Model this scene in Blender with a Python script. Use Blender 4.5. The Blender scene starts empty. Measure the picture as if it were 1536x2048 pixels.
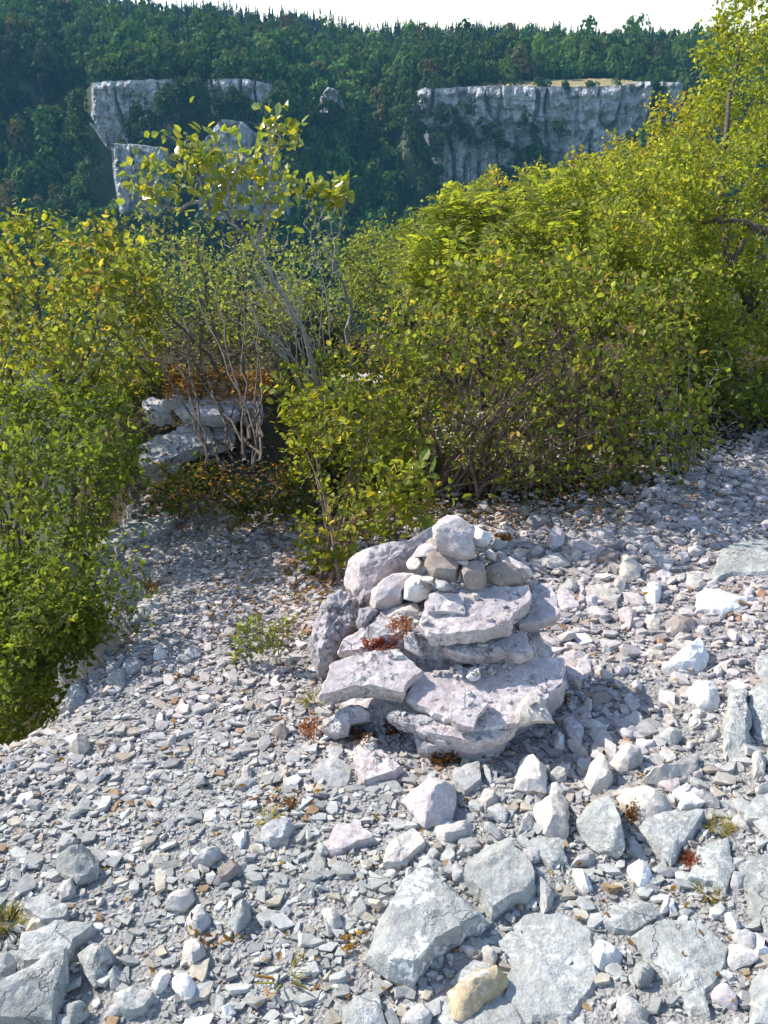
import bpy, bmesh, math, random
import numpy as np
from mathutils import Vector
random.seed(7)
RNG = np.random.default_rng(7)
SC = bpy.context.scene
COL = SC.collection
R = math.radians

# ---------------------------------------------------------------- camera
PITCH = R(24.0)
VFOV = R(55.0)
CAM_Z = 1.6
cd = bpy.data.cameras.new("camera")
cam = bpy.data.objects.new("camera", cd)
COL.objects.link(cam)
cam.location = (0, 0, CAM_Z)
cam.rotation_euler = (R(90) - PITCH, 0, 0)
cd.sensor_fit = 'VERTICAL'
cd.sensor_height = 24.0
cd.lens = 12.0 / math.tan(VFOV / 2)
cd.clip_start = 0.05
cd.clip_end = 6000
SC.camera = cam

# ---------------------------------------------------------------- light
SUN_AZ = R(-66.0)      # from +Y towards -X (front left)
SUN_EL = R(43.0)
world = bpy.data.worlds.new("World")
SC.world = world
world.use_nodes = True
wn = world.node_tree
bg = wn.nodes["Background"]
sky = wn.nodes.new("ShaderNodeTexSky")
sky.sky_type = 'NISHITA'
sky.sun_disc = False
sky.sun_elevation = SUN_EL
sky.sun_rotation = SUN_AZ
sky.air_density = 1.0
sky.dust_density = 0.6
sky.ozone_density = 1.0
wn.links.new(sky.outputs[0], bg.inputs[0])
bg.inputs[1].default_value = 0.15
sl = bpy.data.lights.new("sun", 'SUN')
sl.energy = 3.9
sl.angle = R(0.5)
sl.color = (1.0, 0.94, 0.85)
sun = bpy.data.objects.new("sun", sl)
COL.objects.link(sun)
SUN_DIR = Vector((math.sin(SUN_AZ) * math.cos(SUN_EL), math.cos(SUN_AZ) * math.cos(SUN_EL), math.sin(SUN_EL)))
sun.rotation_euler = (-SUN_DIR).to_track_quat('-Z', 'Y').to_euler()
sun.location = SUN_DIR * 30

SC.view_settings.view_transform = 'Standard'
SC.view_settings.look = 'None'
SC.view_settings.gamma = 1.0
SC.view_settings.exposure = 0.87
SC.render.engine = 'CYCLES'
SC.cycles.max_bounces = 6
SC.cycles.diffuse_bounces = 3
SC.cycles.glossy_bounces = 2
SC.cycles.transmission_bounces = 4
SC.cycles.volume_bounces = 0
SC.cycles.transparent_max_bounces = 6
SC.cycles.caustics_reflective = False
SC.cycles.caustics_refractive = False
SC.cycles.use_denoising = True
SC.cycles.sample_clamp_indirect = 4.0

# ---------------------------------------------------------------- photo pixel -> world point
F_PX = 1024.0 / math.tan(VFOV / 2)
CP, SP = math.cos(PITCH), math.sin(PITCH)
CAMP = np.array([0, 0, CAM_Z])


def ray(u, v):
    a = (u - 768.0) / F_PX
    b = (1024.0 - v) / F_PX
    return np.array([a, CP + b * SP, -SP + b * CP])


def onplane(u, v, p0, n):
    d = ray(u, v)
    t = np.dot(np.asarray(p0) - CAMP, n) / np.dot(d, n)
    return CAMP + d * t


def ondepth(u, v, y):
    d = ray(u, v)
    return CAMP + d * (y / d[1])


def onz(u, v, z=0.0):
    return onplane(u, v, (0, 0, z), (0, 0, 1))


# ---------------------------------------------------------------- vectorised gradient noise
_perm = np.random.default_rng(3).permutation(512).astype(np.int64)
_g = np.random.default_rng(4).normal(size=(512, 3))
_g /= np.linalg.norm(_g, axis=1)[:, None]


def _h(ix, iy, iz):
    return _perm[(_perm[(_perm[ix & 511] + iy) & 511] + iz) & 511]


def noise(p):
    p = np.asarray(p, float)
    i = np.floor(p).astype(np.int64)
    f = p - i
    w = f * f * f * (f * (f * 6 - 15) + 10)
    r = 0
    for dx in (0, 1):
        for dy in (0, 1):
            for dz in (0, 1):
                g = _g[_h(i[:, 0] + dx, i[:, 1] + dy, i[:, 2] + dz)]
                d = f - np.array([dx, dy, dz])
                k = (g * d).sum(1)
                wx = w[:, 0] if dx else 1 - w[:, 0]
                wy = w[:, 1] if dy else 1 - w[:, 1]
                wz = w[:, 2] if dz else 1 - w[:, 2]
                r = r + k * wx * wy * wz
    return r * 1.6


def fbm(p, octv=4, lac=2.1, gain=0.5):
    p = np.asarray(p, float)
    a, s = 1.0, 0
    for k in range(octv):
        s = s + a * noise(p + k * 17.3)
        p = p * lac
        a *= gain
    return s


def smooth(a, b, x):
    t = np.clip((x - a) / (b - a), 0, 1)
    return t * t * (3 - 2 * t)


def in_poly(px, py, poly):
    poly = np.asarray(poly, float)
    ins = np.zeros(len(px), bool)
    j = len(poly) - 1
    for k in range(len(poly)):
        xi, yi = poly[k]
        xj, yj = poly[j]
        c = ((yi > py) != (yj > py)) & (px < (xj - xi) * (py - yi) / (yj - yi + 1e-12) + xi)
        ins ^= c
        j = k
    return ins


def dist_poly(px, py, poly):
    poly = np.asarray(poly, float)
    best = np.full(len(px), 1e9)
    for k in range(len(poly)):
        a, b = poly[k], poly[(k + 1) % len(poly)]
        ab = b - a
        t = np.clip(((px - a[0]) * ab[0] + (py - a[1]) * ab[1]) / (ab @ ab + 1e-12), 0, 1)
        best = np.minimum(best, np.hypot(px - a[0] - t * ab[0], py - a[1] - t * ab[1]))
    return best


# ---------------------------------------------------------------- mesh helpers
def mesh_np(name, verts, faces, mat=None, col=None, smooth_shade=False):
    """verts (n,3); faces: list of integer arrays (m,3) or (m,4)."""
    verts = np.asarray(verts, np.float32)
    if not isinstance(faces, (list, tuple)):
        faces = [faces]
    faces = [np.asarray(f, np.int32) for f in faces if len(f)]
    me = bpy.data.meshes.new(name)
    nl = sum(f.size for f in faces)
    nf = sum(len(f) for f in faces)
    me.vertices.add(len(verts))
    me.vertices.foreach_set("co", verts.ravel())
    me.loops.add(nl)
    me.polygons.add(nf)
    me.loops.foreach_set("vertex_index", np.concatenate([f.ravel() for f in faces]))
    tot = np.concatenate([np.full(len(f), f.shape[1], np.int32) for f in faces])
    st = np.concatenate([[0], np.cumsum(tot)[:-1]]).astype(np.int32)
    me.polygons.foreach_set("loop_start", st)
    me.polygons.foreach_set("loop_total", tot)
    me.update(calc_edges=True)
    me.validate()
    me.polygons.foreach_set("use_smooth", np.full(len(me.polygons), bool(smooth_shade)))
    if col is not None:
        at = me.attributes.new("col", 'FLOAT_COLOR', 'POINT')
        c = np.ones((len(verts), 4), np.float32)
        c[:, :3] = col
        at.data.foreach_set("color", c.ravel())
    if mat:
        me.materials.append(mat)
    return me


def link(name, me, parent=None, loc=None):
    o = bpy.data.objects.new(name, me)
    COL.objects.link(o)
    if parent is not None:
        o.parent = parent
    if loc is not None:
        o.location = loc
    return o


def tag(o, label=None, cat=None, group=None, kind=None):
    if label:
        o['label'] = label
    if cat:
        o['category'] = cat
    if group:
        o['group'] = group
    if kind:
        o['kind'] = kind
    return o


# ---------------------------------------------------------------- materials
def new_mat(name):
    m = bpy.data.materials.new(name)
    m.use_nodes = True
    nt = m.node_tree
    b = nt.nodes["Principled BSDF"]
    return m, nt, b


def nd(nt, t, **kw):
    n = nt.nodes.new(t)
    for k, v in kw.items():
        if k in n.inputs.keys():
            n.inputs[k].default_value = v
        else:
            setattr(n, k, v)
    return n


def tex_noise(nt, vec, scale, detail=3.0, rough=0.55):
    n = nt.nodes.new("ShaderNodeTexNoise")
    n.inputs["Scale"].default_value = scale
    n.inputs["Detail"].default_value = detail
    n.inputs["Roughness"].default_value = rough
    nt.links.new(vec, n.inputs["Vector"])
    return n.outputs["Fac"]


def ramp(nt, fac, a, b):
    n = nt.nodes.new("ShaderNodeMapRange")
    n.inputs["From Min"].default_value = a
    n.inputs["From Max"].default_value = b
    nt.links.new(fac, n.inputs["Value"])
    return n.outputs["Result"]


def mix(nt, fac, a, b, mode='MIX'):
    n = nt.nodes.new("ShaderNodeMix")
    n.data_type = 'RGBA'
    n.blend_type = mode
    if isinstance(fac, (int, float)):
        n.inputs[0].default_value = fac
    else:
        nt.links.new(fac, n.inputs[0])
    for s, x in ((6, a), (7, b)):
        if isinstance(x, (tuple, list)):
            n.inputs[s].default_value = (*x[:3], 1)
        else:
            nt.links.new(x, n.inputs[s])
    return n.outputs[2]


def math_n(nt, op, a, b):
    n = nt.nodes.new("ShaderNodeMath")
    n.operation = op
    for s, x in ((0, a), (1, b)):
        if isinstance(x, (int, float)):
            n.inputs[s].default_value = x
        else:
            nt.links.new(x, n.inputs[s])
    return n.outputs[0]


def rock_mat(name, a, b, warm=0.25, white=0.0, black=0.0, attr=False, bump=0.5, scale=1.0, crack=0.0, vary=0.25, warmcol=(0.42, 0.33, 0.22)):
    m, nt, bs = new_mat(name)
    geo = nt.nodes.new("ShaderNodeNewGeometry")
    pos = geo.outputs["Position"]
    oi = nt.nodes.new("ShaderNodeObjectInfo")
    n1 = tex_noise(nt, pos, 9 * scale, 5, 0.62)
    n2 = tex_noise(nt, pos, 70 * scale, 4, 0.65)
    n3 = tex_noise(nt, pos, 330 * scale, 3, 0.6)
    c = mix(nt, ramp(nt, n1, 0.32, 0.68), a, b)
    # rusty / beige weathering patches
    n4 = tex_noise(nt, pos, 16 * scale, 5, 0.7)
    wf = math_n(nt, 'MULTIPLY', ramp(nt, n4, 0.5, 0.75), warm)
    c = mix(nt, wf, c, warmcol)
    # speckle
    sp = math_n(nt, 'ADD', math_n(nt, 'MULTIPLY', n2, 0.8), math_n(nt, 'MULTIPLY', n3, 0.5))
    k = ramp(nt, sp, 0.35, 0.95)
    kk = math_n(nt, 'ADD', math_n(nt, 'MULTIPLY', k, 0.75), 0.60)
    cc = nt.nodes.new("ShaderNodeCombineColor")
    for s in range(3):
        nt.links.new(kk, cc.inputs[s])
    c = mix(nt, 1.0, c, cc.outputs[0], 'MULTIPLY')
    # one stone differs from the next
    rv = math_n(nt, 'ADD', math_n(nt, 'MULTIPLY', oi.outputs["Random"], vary), 1 - vary * 0.5)
    cr = nt.nodes.new("ShaderNodeCombineColor")
    for s in range(3):
        nt.links.new(rv, cr.inputs[s])
    c = mix(nt, 1.0, c, cr.outputs[0], 'MULTIPLY')
    if attr:
        at = nt.nodes.new("ShaderNodeAttribute")
        at.attribute_name = "col"
        c = mix(nt, 1.0, c, at.outputs["Color"], 'MULTIPLY')
    if white > 0:
        v = tex_noise(nt, pos, 60 * scale, 6, 0.75)
        v2 = tex_noise(nt, pos, 6 * scale, 2, 0.5)
        f = math_n(nt, 'MULTIPLY', ramp(nt, v, 0.50, 0.56), ramp(nt, v2, 0.44, 0.52))
        c = mix(nt, math_n(nt, 'MULTIPLY', f, white), c, (0.78, 0.78, 0.76))
    if black > 0:
        v = tex_noise(nt, pos, 48 * scale, 5, 0.7)
        v2 = tex_noise(nt, pos, 9 * scale, 3, 0.6)
        f = math_n(nt, 'MULTIPLY', ramp(nt, v, 0.52, 0.58), ramp(nt, v2, 0.53, 0.62))
        c = mix(nt, math_n(nt, 'MULTIPLY', f, black), c, (0.03, 0.026, 0.028))
    if crack > 0:
        wv = nt.nodes.new("ShaderNodeMix")
        wv.data_type = 'VECTOR'
        wv.inputs[0].default_value = 0.13
        nz = nt.nodes.new("ShaderNodeTexNoise")
        nz.inputs["Scale"].default_value = 14
        nz.inputs["Detail"].default_value = 4
        nt.links.new(pos, nz.inputs["Vector"])
        nt.links.new(pos, wv.inputs[4])
        nt.links.new(nz.outputs["Color"], wv.inputs[5])
        vo = nt.nodes.new("ShaderNodeTexVoronoi")
        vo.feature = 'DISTANCE_TO_EDGE'
        vo.inputs["Scale"].default_value = 7.5 * scale
        nt.links.new(wv.outputs[1], vo.inputs["Vector"])
        cm = tex_noise(nt, pos, 5, 2, 0.5)
        ck = math_n(nt, 'MULTIPLY', ramp(nt, vo.outputs["Distance"], 0.018, 0.003), ramp(nt, cm, 0.47, 0.58))
        c = mix(nt, math_n(nt, 'MULTIPLY', ck, crack), c, (0.07, 0.062, 0.06))
    nt.links.new(c, bs.inputs["Base Color"])
    bs.inputs["Roughness"].default_value = 0.88
    bs.inputs["Specular IOR Level"].default_value = 0.2
    h = math_n(nt, 'ADD', math_n(nt, 'MULTIPLY', n2, 1.0), math_n(nt, 'MULTIPLY', n3, 0.35))
    if crack > 0:
        h = math_n(nt, 'SUBTRACT', h, math_n(nt, 'MULTIPLY', ck, 0.8))
    bp = nt.nodes.new("ShaderNodeBump")
    bp.inputs["Strength"].default_value = bump
    bp.inputs["Distance"].default_value = 0.007 / scale
    nt.links.new(h, bp.inputs["Height"])
    nt.links.new(bp.outputs[0], bs.inputs["Normal"])
    return m


M = {}
M['grey'] = rock_mat('limestone_grey', (0.33, 0.325, 0.32), (0.455, 0.445, 0.435), warm=0.35, bump=0.7)
M['cool'] = rock_mat('limestone_cool', (0.28, 0.29, 0.275), (0.39, 0.395, 0.375), warm=0.25, white=0.35, bump=0.8, crack=0.28)
M['lichen'] = rock_mat('limestone_white_lichen', (0.295, 0.305, 0.29), (0.395, 0.40, 0.385), warm=0.15, white=1.0, bump=0.8, crack=0.28)
M['pink'] = rock_mat('limestone_lilac', (0.46, 0.40, 0.40), (0.57, 0.505, 0.505), warm=0.4, white=0.3, bump=0.55)
M['mound'] = rock_mat('limestone_weathered', (0.42, 0.36, 0.362), (0.55, 0.485, 0.485), warm=0.35, white=0.45, black=0.7, bump=0.6, crack=0.55)
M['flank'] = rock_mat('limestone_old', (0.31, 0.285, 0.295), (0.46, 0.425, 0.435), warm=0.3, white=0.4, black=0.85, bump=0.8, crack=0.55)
M['beige'] = rock_mat('limestone_beige', (0.46, 0.42, 0.38), (0.56, 0.52, 0.48), warm=0.5, warmcol=(0.5, 0.38, 0.24))
M['tan'] = rock_mat('limestone_tan_shaded', (0.27, 0.225, 0.20), (0.34, 0.29, 0.26), warm=0.4)  # base darkened: the cairn overhang's shade is put into the colour
M['gold'] = rock_mat('limestone_gold', (0.44, 0.33, 0.18), (0.56, 0.47, 0.33), warm=0.5, white=0.7, warmcol=(0.42, 0.25, 0.08))
M['white'] = rock_mat('limestone_white', (0.62, 0.61, 0.60), (0.72, 0.71, 0.69), warm=0.25)
M['dark'] = rock_mat('limestone_dark', (0.17, 0.165, 0.17), (0.28, 0.27, 0.27), warm=0.2, black=0.5)
M['ledge'] = rock_mat('limestone_ledge', (0.34, 0.325, 0.335), (0.50, 0.475, 0.485), warm=0.3, white=0.4, black=0.9, bump=0.7, crack=0.55)
M['chips'] = rock_mat('limestone_chips', (0.41, 0.395, 0.38), (0.51, 0.49, 0.47), warm=0.4, attr=True, bump=0.3)


def leaf_mat(name, transl=0.62, rough=0.5, spec=0.35):
    m, nt, bs = new_mat(name)
    at = nt.nodes.new("ShaderNodeAttribute")
    at.attribute_name = "col"
    nt.links.new(at.outputs["Color"], bs.inputs["Base Color"])
    bs.inputs["Roughness"].default_value = rough
    bs.inputs["Specular IOR Level"].default_value = spec
    tr = nt.nodes.new("ShaderNodeBsdfTranslucent")
    c = mix(nt, 1.0, at.outputs["Color"], (1.55, 1.5, 0.7), 'MULTIPLY')
    nt.links.new(c, tr.inputs[0])
    mx = nt.nodes.new("ShaderNodeMixShader")
    mx.inputs[0].default_value = transl
    nt.links.new(bs.outputs[0], mx.inputs[1])
    nt.links.new(tr.outputs[0], mx.inputs[2])
    nt.links.new(mx.outputs[0], nt.nodes["Material Output"].inputs[0])
    return m


M['leaf'] = leaf_mat('leaf_blade')
M['leaf_gloss'] = leaf_mat('leaf_glossy', 0.45, 0.28, 0.7)
M['far_leaf'] = leaf_mat('far_foliage', 0.25, 0.7, 0.1)


def bark_mat(name, a, b):
    m, nt, bs = new_mat(name)
    geo = nt.nodes.new("ShaderNodeNewGeometry")
    n = tex_noise(nt, geo.outputs["Position"], 60, 4, 0.6)
    c = mix(nt, ramp(nt, n, 0.35, 0.65), a, b)
    nt.links.new(c, bs.inputs["Base Color"])
    bs.inputs["Roughness"].default_value = 0.85
    bs.inputs["Specular IOR Level"].default_value = 0.2
    bp = nt.nodes.new("ShaderNodeBump")
    bp.inputs["Strength"].default_value = 0.5
    bp.inputs["Distance"].default_value = 0.004
    nt.links.new(n, bp.inputs["Height"])
    nt.links.new(bp.outputs[0], bs.inputs["Normal"])
    return m


M['bark'] = bark_mat('bark_brown', (0.07, 0.055, 0.045), (0.16, 0.13, 0.11))
M['bark_grey'] = bark_mat('bark_grey', (0.16, 0.15, 0.14), (0.33, 0.31, 0.29))
M['bark_pale'] = bark_mat('bark_pale_grey', (0.30, 0.285, 0.265), (0.48, 0.46, 0.44))
M['bark_red'] = bark_mat('bark_reddish', (0.13, 0.085, 0.06), (0.27, 0.19, 0.15))
# ================================================================ FAR SIDE OF THE GORGE
def itp(x, pts):
    xs, ys = zip(*pts)
    return np.interp(x, xs, ys)


CLIFF_Y = 347.0


def cliff_amount(x):
    a = smooth(-104, -98, x) * (1 - smooth(-40, -33, x))
    b = smooth(4, 10, x) * (1 - smooth(87, 92, x))
    c = smooth(90, 93, x) * (1 - smooth(103, 108, x)) * 0.5
    return np.maximum(np.maximum(a, b), c)


def terrain_z(x, y):
    zb = itp(x, [(-300, -52), (-130, -46), (-97, -45), (-37, -45), (0, -43), (14, -46), (30, -45), (45, -40), (60, -34), (88, -22), (130, -16), (300, -5)])
    zt = itp(x, [(-300, 6), (-110, 0), (-97, -1.4), (-37, -1.0), (-20, -4), (8, -4.5), (30, -3.2), (88, -2.6), (130, 0), (300, 3)])
    ridge = itp(x, [(-400, 66), (-220, 41), (-126, 29), (-48, 21), (0, 17.5), (40, 14.5), (180, 12.5), (400, 12)])
    near = itp(y, [(-60, -8), (10, -7), (30, -35), (80, -95), (200, -100), (1500, -100)])
    slope = zb - np.clip(345 - y, 0, 400) * 0.58
    ca = cliff_amount(x)
    up_smooth = zb + (zt - zb) * smooth(340, 408, y)
    up_cliff = zb + (zt - zb) * smooth(349.5, 352.5, y)
    top = np.where(y < 345, slope, up_smooth * (1 - ca) + up_cliff * ca)
    top = top + np.clip(y - 352, 0, 24) * 0.11 * ca
    t = np.clip((y - 385) / 235.0, 0, 1)
    lean = smooth(-60, -140, x)
    rise = t * (1 - lean) + np.sqrt(t) * lean
    top = top + np.maximum(ridge - zt, 0) * rise
    top = np.where(y > 620, top - (y - 620) * 0.03, top)
    w = smooth(170, 260, y)
    z = near * (1 - w) + top * w
    p = np.stack([x * 0.018, y * 0.018, np.zeros_like(x)], 1)
    return z + fbm(p, 3) * 2.2 * smooth(20, 120, y) * (1 - 0.85 * smooth(300, 345, y) * (1 - smooth(380, 420, y)))


def build_terrain():
    xs = np.concatenate([np.arange(-320, -150, 10), np.arange(-150, 150, 3.0), np.arange(150, 321, 10)])
    ys = np.concatenate([np.arange(-60, 260, 10), np.arange(260, 420, 1.5), np.arange(420, 640, 6), np.arange(640, 741, 20)])
    X, Y = np.meshgrid(xs, ys)
    x, y = X.ravel(), Y.ravel()
    z = terrain_z(x, y)
    nx, ny = len(xs), len(ys)
    idx = np.arange(nx * ny).reshape(ny, nx)
    q = np.stack([idx[:-1, :-1], idx[:-1, 1:], idx[1:, 1:], idx[1:, :-1]], -1).reshape(-1, 4)
    m, nt, bs = new_mat('forest_floor')
    geo = nt.nodes.new("ShaderNodeNewGeometry")
    n = tex_noise(nt, geo.outputs["Position"], 0.25, 5, 0.6)
    c = mix(nt, ramp(nt, n, 0.35, 0.65), (0.035, 0.05, 0.018), (0.07, 0.075, 0.03))
    nt.links.new(c, bs.inputs["Base Color"])
    bs.inputs["Roughness"].default_value = 0.95
    o = link('hillside', mesh_np('hillside', np.stack([x, y, z], 1), q, m, smooth_shade=True))
    tag(o, kind='structure')


build_terrain()


# ---------------------------------------------------------------- dry meadow on the cliff top
def build_meadow():
    xs = np.arange(6, 90, 0.8)
    ys = np.arange(349.0, 380, 0.8)
    X, Y = np.meshgrid(xs, ys)
    x, y = X.ravel(), Y.ravel()
    z = terrain_z(x, y) + 0.12 + 0.25 * fbm(np.stack([x, y, 0 * x], 1) * 0.8, 2)
    back = itp(x, [(6, 351.5), (20, 358), (35, 362), (50, 376), (80, 378), (90, 360)])
    idx = np.arange(len(x)).reshape(len(ys), len(xs))
    q = np.stack([idx[:-1, :-1], idx[:-1, 1:], idx[1:, 1:], idx[1:, :-1]], -1).reshape(-1, 4)
    keep = (y[q].mean(1) < back[q].mean(1) + 2.0 * noise(np.stack([x, y, 0 * x], 1)[q[:, 0]] * 0.3))
    keep &= z[q].min(1) > -6.0
    m, nt, bs = new_mat('dry_grass')
    geo = nt.nodes.new("ShaderNodeNewGeometry")
    n = tex_noise(nt, geo.outputs["Position"], 0.45, 5, 0.7)
    c = mix(nt, ramp(nt, n, 0.35, 0.7), (0.36, 0.27, 0.13), (0.15, 0.16, 0.06))
    nt.links.new(c, bs.inputs["Base Color"])
    bs.inputs["Roughness"].default_value = 0.95
    o = link('meadow', mesh_np('meadow', np.stack([x, y, z], 1), q[keep], m, smooth_shade=True))
    tag(o, kind='structure')


build_meadow()


# ---------------------------------------------------------------- cliffs
def cliff_mat():
    m, nt, bs = new_mat('cliff_limestone')
    geo = nt.nodes.new("ShaderNodeNewGeometry")
    mp = nt.nodes.new("ShaderNodeMapping")
    mp.inputs["Scale"].default_value = (1.0, 1.0, 0.4)
    nt.links.new(geo.outputs["Position"], mp.inputs["Vector"])
    n1 = tex_noise(nt, mp.outputs[0], 0.2, 7, 0.72)
    n2 = tex_noise(nt, geo.outputs["Position"], 1.3, 5, 0.7)
    n3 = tex_noise(nt, mp.outputs[0], 0.12, 3, 0.6)
    c = mix(nt, ramp(nt, n1, 0.38, 0.58), (0.26, 0.26, 0.265), (0.62, 0.62, 0.62))
    c = mix(nt, math_n(nt, 'MULTIPLY', ramp(nt, n2, 0.55, 0.68), 0.5), c, (0.14, 0.14, 0.135))
    c = mix(nt, math_n(nt, 'MULTIPLY', ramp(nt, n3, 0.5, 0.66), 0.45), c, (0.27, 0.235, 0.20))
    mp2 = nt.nodes.new("ShaderNodeMapping")
    mp2.inputs["Scale"].default_value = (1.0, 1.0, 0.07)
    nt.links.new(geo.outputs["Position"], mp2.inputs["Vector"])
    st_ = tex_noise(nt, mp2.outputs[0], 0.55, 4, 0.6)
    c = mix(nt, math_n(nt, 'MULTIPLY', ramp(nt, st_, 0.54, 0.64), 0.7), c, (0.10, 0.10, 0.105))
    mp3 = nt.nodes.new("ShaderNodeMapping")
    mp3.inputs["Scale"].default_value = (0.12, 0.12, 1.0)
    nt.links.new(geo.outputs["Position"], mp3.inputs["Vector"])
    bd = tex_noise(nt, mp3.outputs[0], 0.8, 4, 0.65)
    c = mix(nt, math_n(nt, 'MULTIPLY', ramp(nt, bd, 0.56, 0.64), 0.45), c, (0.16, 0.155, 0.15))
    n4 = tex_noise(nt, geo.outputs["Position"], 0.35, 5, 0.65)
    c = mix(nt, math_n(nt, 'MULTIPLY', ramp(nt, n4, 0.60, 0.66), 0.8), c, (0.06, 0.075, 0.035))
    nt.links.new(c, bs.inputs["Base Color"])
    bs.inputs["Roughness"].default_value = 0.95
    bs.inputs["Specular IOR Level"].default_value = 0.1
    bp = nt.nodes.new("ShaderNodeBump")
    bp.inputs["Strength"].default_value = 0.9
    bp.inputs["Distance"].default_value = 0.8
    nt.links.new(n2, bp.inputs["Height"])
    nt.links.new(bp.outputs[0], bs.inputs["Normal"])
    return m


M['cliff'] = cliff_mat()


def cliff(label, y0, xl, xr, zb, zt, depth=9.0, seed=0, res=0.7, butt=2.6, cat='cliff'):
    """xl/xr: [(t,x)] edges over height 0..1, zb/zt: [(x,z)] lower and upper outline."""
    w = xr[0][1] - xl[0][1]
    nx = max(14, int(w / res))
    h = max(z for _, z in zt) - min(z for _, z in zb)
    nz = max(10, int(h / res))
    S, T = np.meshgrid(np.linspace(0, 1, nx), np.linspace(0, 1, nz))
    s, t = S.ravel(), T.ravel()
    a, b = itp(t, xl), itp(t, xr)
    x = a + (b - a) * s
    lo, hi = itp(x, zb), itp(x, zt)
    nn = np.stack([x * 0.35, 0 * x + seed, 0 * x], 1)
    hi = hi + 0.35 * fbm(nn, 3)
    z = lo + (hi - lo) * t
    p = np.stack([x, 0 * x + seed * 9.1, z], 1)
    v1 = noise(p * [0.11, 1, 0.012])
    v2 = 1 - np.abs(noise(p * [0.3, 1, 0.05] + 5))
    v3 = fbm(p * [0.4, 1, 0.3] + 11, 4)
    crack = np.clip(0.11 - np.abs(noise(p * [0.13, 1, 0.035] + 31)), 0, 1) * 30 + np.clip(0.06 - np.abs(noise(p * [0.3, 1, 0.12] + 71)), 0, 1) * 16
    d = butt * 0.7 * v1 + 0.5 * v2 + 1.5 * v3 - 1.35 * crack * (0.45 + 0.8 * np.clip(noise(p * [.06, 1, .06] + 9) + .4, 0, 1))
    strata = 0.5 * np.sign(noise(p * [0.05, 1, 0.45] + 3)) * np.abs(noise(p * [0.05, 1, 0.45] + 3)) ** .5
    d = d + strata
    edge = np.minimum(s, 1 - s) * w
    d = d * smooth(0, 1.5, edge) - 2.0 * (1 - smooth(0, 2.5, edge)) ** 2
    d = d - (d + 1.5) * 0.7 * smooth(0.93, 1.0, t)
    y = y0 - d
    fr = np.stack([x, y, z], 1)
    bk = np.stack([x, np.full_like(x, y0 + depth), z - 0.4], 1)
    n = nx * nz
    idx = np.arange(n).reshape(nz, nx)
    q = np.stack([idx[:-1, :-1], idx[:-1, 1:], idx[1:, 1:], idx[1:, :-1]], -1).reshape(-1, 4)
    qb = q[:, ::-1] + n
    st = []
    loop = np.concatenate([idx[0, :-1], idx[:-1, -1], idx[-1, :0:-1], idx[:0:-1, 0]])
    l2 = np.roll(loop, -1)
    st = np.stack([loop, loop + n, l2 + n, l2], 1)
    o = link('cliff', mesh_np('cliff', np.vstack([fr, bk]), [q, qb, st], M['cliff'], smooth_shade=False))
    tag(o, label, cat, 'limestone cliffs across the gorge')
    return o


def fx(u, y):                       # photo column -> x at world depth y near the cliffs
    return float(ondepth(u, 200, y)[0])


def fz(v, y):
    return float(ondepth(768, v, y)[2])


Yc = CLIFF_Y
cliff('long grey limestone cliff with a tan meadow along its top', Yc,
      [(0, fx(885, Yc)), (0.2, fx(868, Yc)), (0.45, fx(850, Yc)), (0.72, fx(824, Yc)), (1, fx(826, Yc))],
      [(0, fx(1296, Yc)), (0.5, fx(1304, Yc)), (1, fx(1308, Yc))],
      [(fx(820, Yc), fz(330, Yc)), (fx(890, Yc), fz(378, Yc)), (fx(1000, Yc), fz(350, Yc)), (fx(1090, Yc), fz(335, Yc)), (fx(1200, Yc), fz(330, Yc)), (fx(1310, Yc), fz(270, Yc))],
      [(fx(820, Yc), fz(186, Yc)), (fx(850, Yc), fz(176, Yc)), (fx(900, Yc), fz(175, Yc)), (fx(1000, Yc), fz(171, Yc)), (fx(1120, Yc), fz(174, Yc)), (fx(1240, Yc), fz(172, Yc)), (fx(1280, Yc), fz(163, Yc)), (fx(1310, Yc), fz(163, Yc))],
      seed=1, res=0.55)
cliff('small cliff half hidden by trees beyond the end of the long cliff', Yc + 2,
      [(0, fx(1330, Yc)), (1, fx(1328, Yc))], [(0, fx(1372, Yc)), (1, fx(1370, Yc))],
      [(0, fz(250, Yc)), (200, fz(250, Yc))], [(fx(1328, Yc), fz(163, Yc)), (fx(1370, Yc), fz(166, Yc))], seed=2, depth=6, res=0.5, butt=1.0)
cliff('upper grey cliff block with a squared corner above the wooded ledge', Yc,
      [(0, fx(196, Yc)), (0.25, fx(172, Yc)), (0.6, fx(178, Yc)), (1, fx(182, Yc))],
      [(0, fx(350, Yc)), (0.5, fx(352, Yc)), (1, fx(345, Yc))],
      [(fx(170, Yc), fz(275, Yc)), (fx(210, Yc), fz(300, Yc)), (fx(350, Yc), fz(290, Yc))],
      [(fx(180, Yc), fz(166, Yc)), (fx(240, Yc), fz(161, Yc)), (fx(350, Yc), fz(158, Yc))], seed=3, res=0.5)
cliff('pale cliff shoulder beside the squared block with a sloping lower edge', Yc + 1,
      [(0, fx(420, Yc)), (1, fx(415, Yc))],
      [(0, fx(543, Yc)), (0.8, fx(542, Yc)), (1, fx(538, Yc))],
      [(fx(415, Yc), fz(260, Yc)), (fx(543, Yc), fz(250, Yc))],
      [(fx(415, Yc), fz(158, Yc)), (fx(480, Yc), fz(157, Yc)), (fx(520, Yc), fz(163, Yc)), (fx(543, Yc), fz(168, Yc))], seed=4, res=0.5)
Y2 = 333.0
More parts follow.
